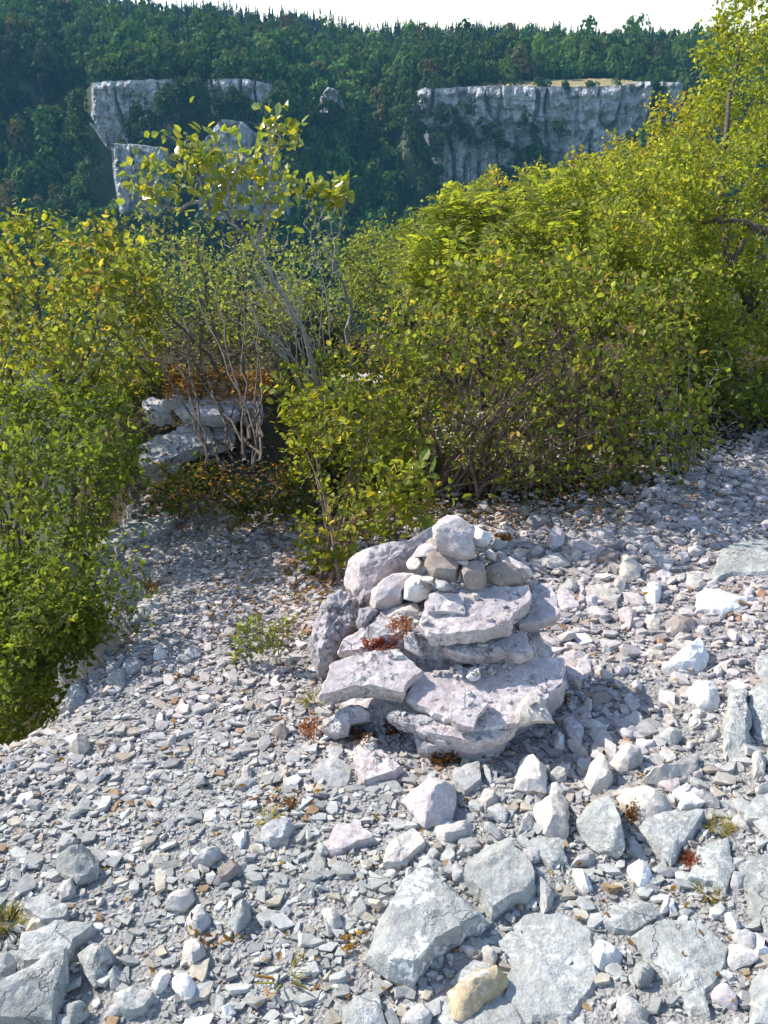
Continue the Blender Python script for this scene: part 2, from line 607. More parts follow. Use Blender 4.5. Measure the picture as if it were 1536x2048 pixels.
cliff('tall lower cliff pillar standing out of the trees behind the whitebeam', Y2,
      [(0, fx(212, Y2)), (0.6, fx(207, Y2)), (1, fx(210, Y2))],
      [(0, fx(335, Y2)), (1, fx(318, Y2))],
      [(fx(200, Y2), fz(425, Y2)), (fx(340, Y2), fz(440, Y2))],
      [(fx(205, Y2), fz(288, Y2)), (fx(260, Y2), fz(290, Y2)), (fx(335, Y2), fz(300, Y2))], seed=5, depth=10, res=0.5, butt=1.6)
cliff('lower cliff with a rounded crest seen through the whitebeam leaves', Y2,
      [(0, fx(375, Y2)), (1, fx(392, Y2))],
      [(0, fx(572, Y2)), (0.5, fx(562, Y2)), (1, fx(545, Y2))],
      [(fx(370, Y2), fz(440, Y2)), (fx(575, Y2), fz(440, Y2))],
      [(fx(375, Y2), fz(330, Y2)), (fx(405, Y2), fz(275, Y2)), (fx(440, Y2), fz(238, Y2)), (fx(480, Y2), fz(245, Y2)), (fx(520, Y2), fz(285, Y2)), (fx(575, Y2), fz(300, Y2))], seed=6, depth=10, res=0.5, butt=1.6)
cliff('small outcrop of pale rock peeking from the trees between the two cliffs', 368.0,
      [(0, fx(636, 368)), (0.6, fx(640, 368)), (1, fx(655, 368))], [(0, fx(690, 368)), (0.7, fx(684, 368)), (1, fx(668, 368))],
      [(0, fz(225, 368)), (-60, fz(225, 368))], [(fx(640, 368), fz(172, 368)), (fx(685, 368), fz(178, 368))], seed=7, depth=5, res=0.5, butt=0.8)


# ---------------------------------------------------------------- forest
def quads_at(c, nrm, size, rng, asp=0.75):
    """leaf-clump quads centred at c with normal nrm"""
    n = len(c)
    nrm = nrm / (np.linalg.norm(nrm, axis=1)[:, None] + 1e-9)
    r = rng.normal(size=(n, 3))
    a = np.cross(nrm, r)
    a /= np.linalg.norm(a, axis=1)[:, None] + 1e-9
    b = np.cross(nrm, a)
    a = a * size[:, None] * 0.5
    b = b * size[:, None] * 0.5 * asp
    j = lambda: 1 + rng.uniform(-.35, .35, size=(n, 1))
    v = np.stack([c - a * j() - b * 0.3, c - b * j(), c + a * j() + b * 0.2, c + b * j()], 1).reshape(-1, 3)
    f = np.arange(4 * n).reshape(n, 4)
    return v, f


def crown_template(kind, seed, nq=110):
    rng = np.random.default_rng(seed)
    if kind == 'broad':
        k = rng.integers(5, 8)
        lob = rng.normal(size=(k, 3)) * [0.42, 0.42, 0.28] + [0, 0, 0.62]
        rad = rng.uniform(0.36, 0.56, k)
        w = rng.integers(0, k, nq)
        d = rng.normal(size=(nq, 3))
        d /= np.linalg.norm(d, axis=1)[:, None]
        d[:, 2] = np.where(d[:, 2] < -0.3, -d[:, 2], d[:, 2])
        c = lob[w] + d * rad[w][:, None] * rng.uniform(0.75, 1.05, (nq, 1))
        nr = d + rng.normal(size=(nq, 3)) * 0.45
        s = rng.uniform(0.17, 0.36, nq)
    else:
        t = rng.uniform(0.05, 1, nq) ** 0.8
        ang = rng.uniform(0, 2 * math.pi, nq)
        rr = (1.0 - t) * 0.62 * (0.65 + 0.45 * np.abs(np.sin(t * 17 + ang))) + 0.05
        c = np.stack([np.cos(ang) * rr, np.sin(ang) * rr, t * 1.55], 1)
        nr = np.stack([np.cos(ang), np.sin(ang), np.full(nq, 0.9)], 1) + rng.normal(size=(nq, 3)) * 0.4
        s = rng.uniform(0.14, 0.3, nq) * (1.15 - t * 0.6)
    v, f = quads_at(c, nr, s, rng)
    # trunk
    k = 5
    a = np.arange(k) / k * 2 * math.pi
    h0, h1 = (-0.3, 0.6) if kind == 'broad' else (-0.3, 1.3)
    tv = np.vstack([np.stack([np.cos(a) * .05, np.sin(a) * .05, np.full(k, h0)], 1), np.stack([np.cos(a) * .02, np.sin(a) * .02, np.full(k, h1)], 1)])
    i = np.arange(k)
    tf = np.stack([i, (i + 1) % k, (i + 1) % k + k, i + k], 1) + len(v)
    cc = np.ones((len(v), 1)) * np.repeat(rng.uniform(0.75, 1.25, nq), 4)[:, None]
    cc = np.vstack([cc, np.full((len(tv), 1), 0.9)])
    istr = np.concatenate([np.zeros(len(v), bool), np.ones(len(tv), bool)])
    return np.vstack([v, tv]), np.vstack([f, tf]), cc, istr


T_BROAD = [crown_template('broad', s, 300) for s in range(7)]
T_PINE = [crown_template('pine', 50 + s, 200) for s in range(4)]


def tree_col(kind, rng, x, y):
    if kind == 'pine':
        base = np.array([0.022, 0.045, 0.026])
    else:
        k = rng.uniform()
        base = np.array([0.050, 0.125, 0.026]) * (1 - k) + np.array([0.12, 0.185, 0.036]) * k
        if rng.uniform() < 0.08:
            base = np.array([0.12, 0.105, 0.035])
    return base * rng.uniform(0.6, 1.4) * (0.72 + 0.5 * float(noise(np.array([[x * .02, y * .02, 3.0]]))[0]))


def place_tree(tpl, x, y, z, r, h, rot, colr):
    v, f, cc, istr = tpl
    c, s = math.cos(rot), math.sin(rot)
    o = np.empty_like(v)
    o[:, 0] = x + (v[:, 0] * c - v[:, 1] * s) * r
    o[:, 1] = y + (v[:, 0] * s + v[:, 1] * c) * r
    o[:, 2] = z + v[:, 2] * h
    col = colr[None, :] * cc
    col[istr] = (0.05, 0.04, 0.03)
    return o, col


def forest():
    rng = np.random.default_rng(21)
    V, Fc, C = [], [], []
    off = 0
    pts = []
    for (x0, x1, y0, y1, sp) in ((-150, 150, 300, 346, 3.6), (-160, 170, 346, 420, 3.9), (-190, 200, 420, 520, 5.0), (-240, 240, 520, 625, 5.6)):
        nx, ny = int((x1 - x0) / sp), int((y1 - y0) / sp)
        gx, gy = np.meshgrid(np.arange(nx), np.arange(ny))
        px = x0 + (gx.ravel() + rng.uniform(0, 1, nx * ny)) * sp
        py = y0 + (gy.ravel() + rng.uniform(0, 1, nx * ny)) * sp
        pts.append(np.stack([px, py], 1))
    pts = np.vstack(pts)
    ca = cliff_amount(pts[:, 0])
    x, y = pts[:, 0], pts[:, 1]
    keep = ~((ca > 0.3) & (y > 341.5) & (y < 354.5))
    # the lower left pillars stay clear
    keep &= ~((x > fx(195, Y2)) & (x < fx(340, Y2)) & (y > 324) & (y < 345))
    keep &= ~((x > fx(375, Y2)) & (x < fx(575, Y2)) & (y > 326) & (y < 345))
    # meadow
    back = itp(x, [(6, 351.5), (20, 359), (35, 363), (50, 377), (80, 379), (90, 361)])
    keep &= ~((x > 8) & (x < 88) & (y > 345) & (y < back))
    # in view?
    zt = terrain_z(x, y)
    u = 768 + F_PX * x / (y * CP - (zt - CAM_Z) * SP)
    keep &= (u > -160) & (u < 1700)
    x, y, zt = x[keep], y[keep], zt[keep]
    dens = noise(np.stack([x * .05, y * .05, 0 * x], 1))
    for k in range(len(x)):
        up = y[k] > 400
        pine = rng.uniform() < (0.08 if not up else smooth(400, 560, y[k]) * 0.75)
        big = 1.0 + 0.25 * dens[k]
        cb = cliff_amount(np.array([x[k]]))[0]
        if pine:
            r, h, tp = rng.uniform(2.4, 3.4) * big, rng.uniform(5.2, 8.0) * big, T_PINE[rng.integers(len(T_PINE))]
        else:
            r = (2.6 + (4.2 if y[k] < 480 else 2.2) * rng.uniform() ** 1.8) * big
            h = r * rng.uniform(1.15, 1.6)
            if 354 < y[k] < 385 and cb > .3:
                r *= 0.8
                h *= 0.75
            tp = T_BROAD[rng.integers(len(T_BROAD))]
        o, c = place_tree(tp, x[k], y[k], zt[k], r, h, rng.uniform(0, 6.28), tree_col('pine' if pine else 'b', rng, x[k], y[k]))
        V.append(o)
        C.append(c)
        Fc.append(tp[1] + off)
        off += len(o)
    o = link('forest', mesh_np('forest', np.vstack(V), np.vstack(Fc), M['far_leaf'], np.vstack(C)))
    tag(o, 'dense green forest covering the far side of the gorge', 'forest', kind='stuff')


forest()


def tree_mesh(name, tpl, r, h, colr):
    o, c = place_tree(tpl, 0, 0, 0, r, h, 0, colr)
    return mesh_np(name, o, tpl[1], M['far_leaf'], c)


def lone_trees():
    rng = np.random.default_rng(5)
    # pines whose tips make the skyline
    pm = [tree_mesh('pine_tree', T_PINE[k], 2.3, 5.0, np.array([0.02, 0.042, 0.026])) for k in range(4)]
    xs = np.sort(rng.uniform(-120, 190, 64))
    for k, x in enumerate(xs):
        y = 618 + rng.uniform(-6, 4)
        o = link('pine_tree', pm[k % 4], loc=(x, y, float(terrain_z(np.array([x]), np.array([y]))[0]) + 1.0))
        s = rng.uniform(0.8, 1.5)
        o.scale = (s * 1.15, s * 1.15, s * rng.uniform(0.6, 0.95))
        o.rotation_euler[2] = rng.uniform(0, 6)
        tag(o, 'dark pine whose tip breaks the skyline of the far ridge', 'pine', 'pines along the skyline')
    # bushes and small trees on the cliff ledges
    bm_ = [tree_mesh('oak_tree', T_BROAD[k], 1.0, 1.15, np.array([0.045, 0.08, 0.026])) for k in range(7)]
    groups = [
        ('dark oak rooted on the wooded ledge across the upper cliff', 'oaks on the wooded cliff ledge', 342.5,
         [(300, 240), (330, 225), (345, 205), (365, 190), (390, 185), (410, 200), (440, 215), (460, 225), (480, 215), (500, 230), (380, 225), (420, 240), (350, 255), (310, 275), (280, 285), (265, 250), (275, 230), (340, 190), (320, 200), (400, 265), (455, 250), (500, 262), (520, 240), (330, 290), (370, 300), (260, 262), (385, 165), (360, 168), (465, 190), (478, 200), (250, 300)], 3.7),
        ('dark shrub rooted in a hollow of the long cliff face', 'shrubs on the long cliff face', 342.0,
         [(880, 215), (930, 210), (945, 225), (915, 240), (960, 245), (985, 250), (900, 262), (940, 270), (975, 275), (1050, 230), (1062, 258), (1070, 290), (1110, 250), (1000, 285), (1035, 300), (1060, 315), (1120, 262), (925, 255), (890, 240), (955, 285), (890, 228), (905, 222), (920, 270), (970, 262), (1000, 268), (1015, 290), (870, 232), (1045, 245), (1068, 272)], 2.3),
        ('dark bush growing over the small outcrop between the two cliffs', 'bushes on the small outcrop', 362.0,
         [(640, 215), (690, 200), (682, 178), (665, 226), (643, 185), (688, 222), (652, 212), (670, 215)], 2.4),
        ('green bush standing on the rim of the long cliff', 'bushes on the rim of the long cliff', 350.0,
         [(850, 172), (862, 168), (880, 170), (895, 172), (1020, 165), (1075, 168), (1090, 172), (1130, 170), (1180, 170), (1300, 160), (1316, 168), (1322, 178), (1240, 158), (1314, 190), (1320, 205), (1316, 220)], 2.6),
        ('rounded tree standing on the rim above the squared cliff block', 'trees on the rim of the squared block', 351.0,
         [(190, 150), (215, 145), (245, 150), (275, 140), (305, 150), (330, 152), (440, 150), (500, 155), (560, 185), (575, 200)], 3.2),
        ('dark tree at the foot of the cliff pillars', 'trees at the foot of the cliffs', 327.0,
         [(180, 430), (215, 445), (255, 445), (300, 440), (340, 440), (345, 400), (355, 360), (350, 330), (600, 330), (590, 380), (190, 300), (180, 330), (185, 370), (165, 200), (160, 230), (158, 260), (168, 290), (550, 190), (556, 220), (550, 250)], 4.0),
        ('tree crowding against the foot of the long cliff', 'trees at the foot of the long cliff', 339.0,
         [(880, 395), (920, 390), (960, 378), (1000, 352), (1040, 345), (1085, 335), (1075, 310), (1320, 230), (1345, 215), (1310, 265), (1280, 285), (1360, 240), (870, 340), (860, 300), (840, 260), (815, 200), (818, 225), (812, 250), (822, 275), (826, 300), (835, 330), (850, 360)], 3.8),
    ]
    for label, grp, Y, pts, r in groups:
        for (u, v) in pts:
            p = ondepth(u, v, Y + rng.uniform(-1, 1))
            s = r * rng.uniform(0.75, 1.25)
            o = link('oak_tree', bm_[rng.integers(7)], loc=(p[0], p[1], p[2] - s * 0.8))
            o.scale = (s, s, s)
            o.rotation_euler[2] = rng.uniform(0, 6)
            tag(o, label, 'tree', grp)


lone_trees()
# ================================================================ NEAR GROUND
EDGE = [(-3.2, -3), (-3.2, 1.75)] + [tuple(onz(u, v)[:2]) for u, v in
        [(-250, 1560), (-60, 1485), (60, 1448), (105, 1420), (130, 1360), (180, 1310), (235, 1262), (262, 1225), (300, 1150), (250, 1120), (205, 1105), (215, 1080), (262, 1045), (268, 960), (265, 860)]] + \
       [(-1.15, 5.0), (-0.9, 6.3), (0.5, 6.9), (3, 7.4), (6.5, 8.5), (7, -3)]
EDGE = np.array(EDGE)


def gz(x, y):
    x = np.atleast_1d(np.asarray(x, float))
    y = np.atleast_1d(np.asarray(y, float))
    z = 0.022 * fbm(np.stack([x * 1.4, y * 1.4, 0 * x], 1), 3)
    z = z + (0.27 * smooth(3.45, 3.85, y) + 0.12 * smooth(3.85, 4.6, y)) * (1 - smooth(-0.5, -0.2, x))
    z = z + 0.05 * np.clip(x - 1.0, 0, 5) * smooth(2.2, 4.5, y)
    ins = in_poly(x, y, EDGE)
    d = dist_poly(x, y, EDGE)
    wob = 0.12 * noise(np.stack([x * 5, y * 5, 0 * x], 1))
    drop = np.clip((d + wob * smooth(0, .2, d)) * 2.4, 0, 5.5)
    return np.where(ins, z - 0.05 * (1 - smooth(0, 0.12, d)), z - 0.05 - drop)


def front_y(x):
    """where the gravel gives way to leaf mould under the bushes"""
    return itp(x, [(-3, 3.2), (-1.0, 3.55), (-0.45, 3.5), (-0.1, 3.1), (0.1, 3.25), (0.6, 3.5), (1.0, 3.6), (1.5, 4.0), (2.2, 4.6), (4, 5)])


def ground():
    xs = np.concatenate([np.arange(-6, -2.4, 0.12), np.arange(-2.4, 3.2, 0.026), np.arange(3.2, 10, 0.15)])
    ys = np.concatenate([np.arange(-5, 0.7, 0.15), np.arange(0.7, 5.2, 0.026), np.arange(5.2, 12, 0.1)])
    X, Y = np.meshgrid(xs, ys)
    x, y = X.ravel(), Y.ravel()
    z = gz(x, y)
    z = z + 0.006 * fbm(np.stack([x * 22, y * 22, 0 * x], 1), 3)
    idx = np.arange(len(x)).reshape(len(ys), len(xs))
    q = np.stack([idx[:-1, :-1], idx[:-1, 1:], idx[1:, 1:], idx[1:, :-1]], -1).reshape(-1, 4)
    # litter weight: leaf mould under the bushes
    front = front_y(x)
    lit = smooth(-0.12, 0.22, y - front + 0.16 * fbm(np.stack([x * 4, y * 4, 0 * x + 4], 1), 3))
    m, nt, bs = new_mat('gravel_dust')
    geo = nt.nodes.new("ShaderNodeNewGeometry")
    pos = geo.outputs["Position"]
    n1 = tex_noise(nt, pos, 30, 5, 0.7)
    n2 = tex_noise(nt, pos, 160, 4, 0.65)
    vor = nt.nodes.new("ShaderNodeTexVoronoi")
    vor.inputs["Scale"].default_value = 110
    nt.links.new(pos, vor.inputs["Vector"])
    c = mix(nt, ramp(nt, n1, 0.3, 0.7), (0.27, 0.26, 0.245), (0.42, 0.405, 0.385))
    c = mix(nt, ramp(nt, n2, 0.55, 0.75), c, (0.4, 0.39, 0.385))
    at = nt.nodes.new("ShaderNodeAttribute")
    at.attribute_name = "col"
    soil = mix(nt, ramp(nt, n2, 0.35, 0.65), (0.03, 0.026, 0.018), (0.11, 0.085, 0.055))
    sep = nt.nodes.new("ShaderNodeSeparateColor")
    nt.links.new(at.outputs["Color"], sep.inputs[0])
    c = mix(nt, sep.outputs[0], c, soil)
    nt.links.new(c, bs.inputs["Base Color"])
    bs.inputs["Roughness"].default_value = 0.95
    bs.inputs["Specular IOR Level"].default_value = 0.1
    bp = nt.nodes.new("ShaderNodeBump")
    bp.inputs["Strength"].default_value = 0.8
    bp.inputs["Distance"].default_value = 0.01
    h = math_n(nt, 'ADD', vor.outputs["Distance"], n2)
    nt.links.new(h, bp.inputs["Height"])
    nt.links.new(bp.outputs[0], bs.inputs["Normal"])
    o = link('ground', mesh_np('ground', np.stack([x, y, z], 1), q, m, np.repeat(lit[:, None], 3, 1), smooth_shade=True))
    tag(o, kind='structure')


ground()

# ================================================================ ROCKS
ZONES = {'M': (2.4, 560, 1000), 'F': (1.837, 700, 1450), 'L': (2.0, 0, 1500), 'R': (3.16, 1050, 880),
         'B': (2.793, 250, 650), 'E': (2.4, 0, 1000), 'D': (3.98, 1150, 1200), 'P': (1, 0, 0)}


def zpts(s):
    z, rest = s.split(':')
    k, ox, oy = ZONES[z]
    out = []
    for t in rest.split():
        a, b = t.split(',')
        out.append((ox + float(a) / k, oy + float(b) / k))
    return out


FLAT = []      # world outlines of big flush slabs (little loose gravel on them)
SEED = [100]
FACET = (0.66, 0.96)


def rock_verts(P, n, hf, hb, rng, res, amp, chamfer, undercut, facets, flat_in, tiltj):
    """P: (k,3) silhouette on the plane with normal n. Returns verts, quads, tris."""
    n = np.asarray(n, float)
    n /= np.linalg.norm(n)
    c = P.mean(0)
    k = len(P)
    seg = np.linalg.norm(np.roll(P, -1, 0) - P, axis=1)
    per = seg.sum()
    m = int(np.clip(per / res, 24, 150))
    cum = np.concatenate([[0], np.cumsum(seg)])
    tt = np.linspace(0, per, m, endpoint=False)
    PP = np.vstack([P, P[:1]])
    ring = np.stack([np.interp(tt, cum, PP[:, a]) for a in range(3)], 1)
    rad = math.sqrt(max(1e-9, abs(per / 6.28) ** 2))
    e = ring - c
    el = np.linalg.norm(e, axis=1)[:, None]
    sd = rng.uniform(0, 100, 3)
    ring = ring + (e / el) * (0.05 * rad * fbm(ring / rad * 2.2 + sd, 3) + 0.028 * rad * (1 - 2.2 * np.abs(noise(ring / rad * 4.5 + sd + 7))))[:, None]
    ring0 = ring.copy()
    for _ in range(m // 3):
        ring0 = (np.roll(ring0, 1, 0) + 2 * ring0 + np.roll(ring0, -1, 0)) / 4
    off = (rng.uniform(-.12, .12) * (P[0] - c) + rng.uniform(-.12, .12) * (P[k // 3] - c))
    cf = c + off
    # profile: (scale, height) from front centre to back centre
    nt_ = max(4, int(rad / res * 0.8))
    prof = []
    for s in np.linspace(0, 1, nt_, endpoint=False):
        sc = s * chamfer
        prof.append((sc, hf * (1 - (1 - flat_in) * (sc / chamfer))))
    hs = max(3, int((hf + hb) / res))
    for t in np.linspace(0, 1, hs):
        h = hf * flat_in * (1 - t) - hb * t
        if h >= 0:
            q = h / max(hf * flat_in, 1e-6)
            sc = 1 - (1 - chamfer) * q
        else:
            q = -h / max(hb, 1e-6)
            sc = 1 - undercut * q
        prof.append((sc, h))
    nb = 4
    for s in np.linspace(1, 0, nb + 1)[1:]:
        prof.append(((1 - undercut) * s, -hb))
    V = []
    rings = []
    cnt = 0
    for (sc, h) in prof:
        if sc < 1e-6:
            V.append((cf if h > 0 else c)[None] + n * h)
            rings.append([cnt])
            cnt += 1
        else:
            w = 1 - sc
            cen = c + off * (w if h > 0 else 0)
            wj = min(1.0, sc) ** 2
            V.append(cen + ((ring - c) * wj + (ring0 - c) * (1 - wj)) * sc + n * h)
            rings.append(list(range(cnt, cnt + m)))
            cnt += m
    V = np.vstack(V)
    Q, T = [], []
    for a, b in zip(rings[:-1], rings[1:]):
        if len(a) == 1:
            for i in range(m):
                T.append((a[0], b[i], b[(i + 1) % m]))
        elif len(b) == 1:
            for i in range(m):
                T.append((a[i], b[0], a[(i + 1) % m]))
        else:
            a_, b_ = np.array(a), np.array(b)
            Q.append(np.stack([a_, b_, np.roll(b_, -1), np.roll(a_, -1)], 1))
    Q = np.vstack(Q)
    # orientation: front normal must point along n
    t0 = T[0]
    fn = np.cross(V[t0[1]] - V[t0[0]], V[t0[2]] - V[t0[0]])
    if fn @ n < 0:
        Q = Q[:, ::-1]
        T = [t[::-1] for t in T]
    # chipped facets
    loc = V - c
    for _ in range(facets):
        d = rng.normal(size=3)
        d /= np.linalg.norm(d)
        dn = d @ n
        d = d - n * dn + n * (abs(dn) * rng.uniform(0.4, 1.6) + 0.15)
        d /= np.linalg.norm(d)
        pr = loc @ d
        lim = pr.max() * rng.uniform(*FACET)
        loc = loc - d[None] * np.clip(pr - lim, 0, None)[:, None]
    V = c + loc
    # tilt of the top
    if tiltj:
        g = rng.normal(size=3)
        g -= n * (g @ n)
        g /= np.linalg.norm(g) + 1e-9
        f = (loc @ n) / max(hf, 1e-6)
        V = V + n[None] * (np.clip(f, 0, 1) * ((loc @ g) / rad) * tiltj * hf)[:, None]
    # roughness, along a rough outward direction
    out = loc / (np.linalg.norm(loc, axis=1)[:, None] + 1e-9)
    hn = loc @ n
    inpl = np.linalg.norm(loc - hn[:, None] * n, axis=1) / rad
    wr = np.clip(inpl, 0, 1)[:, None] ** 2
    out = out * 0.6 * wr + n[None] * (np.sign(hn)[:, None] * (0.4 + 0.5 * (1 - wr)))
    nz = fbm(V / rad * 1.6 + sd, 2) * 0.8 + fbm(V * 38 + sd, 4) * 1.1
    rid = 1 - 2 * np.abs(noise(V * 22 + sd))
    V = V + out * (nz + 0.4 * rid)[:, None] * amp
    return V, Q, np.array(T)


def add_rock(name, label, cat, P, n, hf, hb, mat, group=None, res=0.008, amp=0.003, chamfer=0.78, undercut=0.12,
             facets=4, flat_in=0.75, tiltj=0.25, origin=None):
    SEED[0] += 1
    rng = np.random.default_rng(SEED[0])
    V, Q, T = rock_verts(np.asarray(P), n, hf, hb, rng, res, amp, chamfer, undercut, facets, flat_in, tiltj)
    o0 = V.mean(0)
    o0[2] = V[:, 2].min()
    me = mesh_np(name, V - o0, [Q, T], M[mat], smooth_shade=True)
    me.set_sharp_from_angle(angle=R(20))
    o = link(name, me, loc=o0)
    tag(o, label, cat, group)
    return o


def lying(poly, label, mat='grey', h=None, kind='block', name='rock', cat='rock', z=None, slope=(0, 0), group=None, **kw):
    """A stone lying on the ground: outline traced at its mid height."""
    pts = zpts(poly)
    uc = np.mean([p[0] for p in pts])
    vc = np.mean([p[1] for p in pts])
    g = onz(uc, vc)
    for _ in range(3):
        zz = float(gz(g[0], g[1])[0]) if z is None else z
        g = onz(uc, vc, zz)
    nrm = np.array([-slope[0], -slope[1], 1.0])
    P0 = np.array([onplane(u, v, g, nrm) for u, v in pts])
    A = 0.5 * abs(np.sum(P0[:, 0] * np.roll(P0[:, 1], -1) - P0[:, 1] * np.roll(P0[:, 0], -1)))
    s = math.sqrt(A)
    if kind == 'slab':
        h = (h * 0.62) if h else max(0.014, 0.08 * s)
        hf, hb = h, 0.05
        d = dict(chamfer=0.93, undercut=0.04, facets=3, flat_in=0.85, tiltj=0.2, amp=0.0045)
        lift = h * 0.15
    elif kind == 'flush':
        h = (h or 0.018) * 0.6
        hf, hb = h, 0.06
        d = dict(chamfer=0.9, undercut=0.0, facets=0, flat_in=0.6, tiltj=0.1, amp=0.0038)
        lift = -0.002
        FLAT.append(P0[:, :2])
    else:
        h = (h * 0.72) if h else 0.32 * s
        hf, hb = h * 0.72, h * 0.45
        d = dict(chamfer=0.66, undercut=0.2, facets=9, flat_in=0.66, tiltj=0.5, amp=0.0036)
        lift = h * 0.28
    d.update(kw)
    g2 = g + np.array([0, 0, lift])
    P = np.array([onplane(u, v, g2, nrm) for u, v in pts])
    return add_rock(name, label, cat, P, nrm, hf, hb, mat, group, **d)


def plated(poly, label, z, Y=None, slope=(0, 0.3), t=0.04, mat='mound', name='rock_slab', cat='rock slab', **kw):
    """A slab whose traced top outline lies on a sloping plane at height z."""
    pts = zpts(poly)
    uc = np.mean([p[0] for p in pts])
    vc = np.mean([p[1] for p in pts])
    g = onz(uc, vc, z)
    nrm = np.array([-slope[0], -slope[1], 1.0])
    P = np.array([onplane(u, v, g, nrm) for u, v in pts])
    d = dict(chamfer=0.95, undercut=0.10, facets=0, flat_in=0.9, tiltj=0.05, amp=0.0045, res=0.008)
    d.update(kw)
    return add_rock(name, label, cat, P, nrm, 0.012, t, mat, **d)


def standing(poly, label, Y, th=0.09, lean=0.35, mat='pink', name='cairn_stone', cat='cairn stone', group='stones of the cairn', front=0.03, **kw):
    """A stone traced by its outline as it stands at distance Y."""
    pts = zpts(poly)
    uc = np.mean([p[0] for p in pts])
    vc = np.mean([p[1] for p in pts])
    g = ondepth(uc, vc, Y)
    nrm = np.array([0, -1.0, lean])
    P = np.array([onplane(u, v, g, nrm) for u, v in pts])
    d = dict(chamfer=0.78, undercut=0.25, facets=9, flat_in=0.8, tiltj=0.4, amp=0.0022, res=0.0055)
    d.update(kw)
    return add_rock(name, label, cat, P, nrm, front, th, mat, group, **d)


# ---------------------------------------------------------------- the bedrock mound under the cairn
def core():
    """The solid body of the outcrop that the slabs lie on."""
    pts = zpts('M:170,840 260,640 400,520 620,430 900,420 1200,430 1310,560 1330,700 1290,850 1120,960 950,1040 740,1020 560,960 380,930 260,900')
    P = np.array([onz(u, v, 0.12) for u, v in pts])
    P[:, 2] = 0.0
    add_rock('rock_outcrop', 'stepped shade darkened bedrock outcrop under the slabs that carry the cairn', 'rock outcrop', P, (0, 0.0, 1), 0.15, 0.08, 'flank',  # darker stone colour stands in for shade in the gaps under the slabs
             res=0.014, amp=0.008, chamfer=0.62, facets=3, flat_in=0.75, undercut=0.0, tiltj=0)


core()
P = np.array([onz(u, v, 0.24) for u, v in zpts('M:330,600 420,500 560,450 700,420 1000,420 1240,430 1290,520 1260,580 1150,610 1000,630 800,650 640,640 500,640 400,640')])
P[:, 2] = 0.06
add_rock('rock_outcrop', 'weathered bedrock body showing between the slabs of the cairn mound', 'rock outcrop', P, (0, 0, 1), 0.185, 0.08, 'flank', res=0.011, amp=0.011, chamfer=0.84, facets=2, flat_in=0.9, undercut=0.0, tiltj=0)
plated('M:190,950 240,790 400,735 560,722 650,790 690,830 610,880 600,940 470,905 370,900', 'lichen speckled lilac slab jutting out below the red stonecrop', 0.165, slope=(0.05, 0.42), t=0.05)
plated('M:600,940 625,880 680,840 800,830 1000,800 1180,770 1370,760 1370,880 1290,960 1220,1020 1130,1085 930,1120 820,1085 750,1050 640,990', 'broad cracked slab sloping towards the front of the cairn mound', 0.125, slope=(0.0, 0.36), t=0.045)
plated('M:830,950 880,915 960,920 1000,990 940,1050 930,1110 840,1080 800,1050', 'thin curled flake lying on the broad cracked slab', 0.135, slope=(0.0, 0.42), t=0.014, amp=0.003)
plated('M:610,1075 700,1050 800,1070 880,1100 1000,1090 1130,1070 1140,1105 1060,1150 930,1180 880,1170 830,1150 700,1130', 'lichen flecked ledge directly under the broad cracked slab', 0.075, slope=(0, 0.15), t=0.03, mat='mound', amp=0.006)
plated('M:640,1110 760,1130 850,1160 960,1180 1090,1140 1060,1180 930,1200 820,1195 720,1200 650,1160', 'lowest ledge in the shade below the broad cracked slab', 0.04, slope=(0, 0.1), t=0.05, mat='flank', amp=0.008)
plated('M:1130,1085 1220,1020 1290,965 1375,885 1368,800 1300,800 1200,880 1090,1010', 'low shoulder of rock joining the broad cracked slab to the scree', 0.07, slope=(0.1, 0.25), t=0.07, mat='mound', amp=0.006)
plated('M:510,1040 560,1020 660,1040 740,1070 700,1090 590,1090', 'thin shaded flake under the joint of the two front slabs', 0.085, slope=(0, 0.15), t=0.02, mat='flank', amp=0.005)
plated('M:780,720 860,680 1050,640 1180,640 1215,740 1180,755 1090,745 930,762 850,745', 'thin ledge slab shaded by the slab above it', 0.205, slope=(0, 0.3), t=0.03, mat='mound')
plated('M:1090,735 1190,700 1220,740 1130,765', 'small thin plate wedged at the edge of the shaded ledge', 0.20, slope=(0.1, 0.2), t=0.018, mat='pink')
plated('M:700,650 680,600 690,520 720,455 890,435 1080,428 1200,425 1210,495 1115,560 1112,605 930,640 800,660', 'thick pale slab with a straight beige front edge carrying the cairn', 0.285, slope=(0.03, 0.28), t=0.035, mat='mound', undercut=0.03, chamfer=0.97)
plated('M:1115,590 1130,520 1215,490 1200,420 1290,400 1325,470 1345,560 1250,595 1150,612', 'lichen spotted slab stepping down at the right end of the mound', 0.25, slope=(0.05, 0.3), t=0.03, mat='mound')
plated('M:710,545 690,500 740,450 880,460 892,560 800,545', 'cracked plate lying on the thick pale slab', 0.302, slope=(0.0, 0.5), t=0.018, mat='pink', amp=0.004)
standing('M:420,490 440,430 500,380 590,330 640,345 640,400 590,440 590,500 530,520 470,545', 'pale rough lump leaning on the cairn above a dark hollow', 2.44, th=0.14, mat='pink', front=0.05, lean=0.9, name='rock', cat='rock', group=None)
standing('M:585,470 600,400 640,350 690,365 730,400 715,470 660,490', 'white jagged rock beside the brown cairn stones', 2.40, th=0.1, mat='white', front=0.03, lean=0.8, name='rock', cat='rock', group=None)
standing('M:480,560 540,525 660,500 680,560 600,570 560,590', 'beige undercut block over the stonecrop', 2.37, th=0.12, mat='beige', front=0.02, lean=0.3, name='rock', cat='rock', group=None)
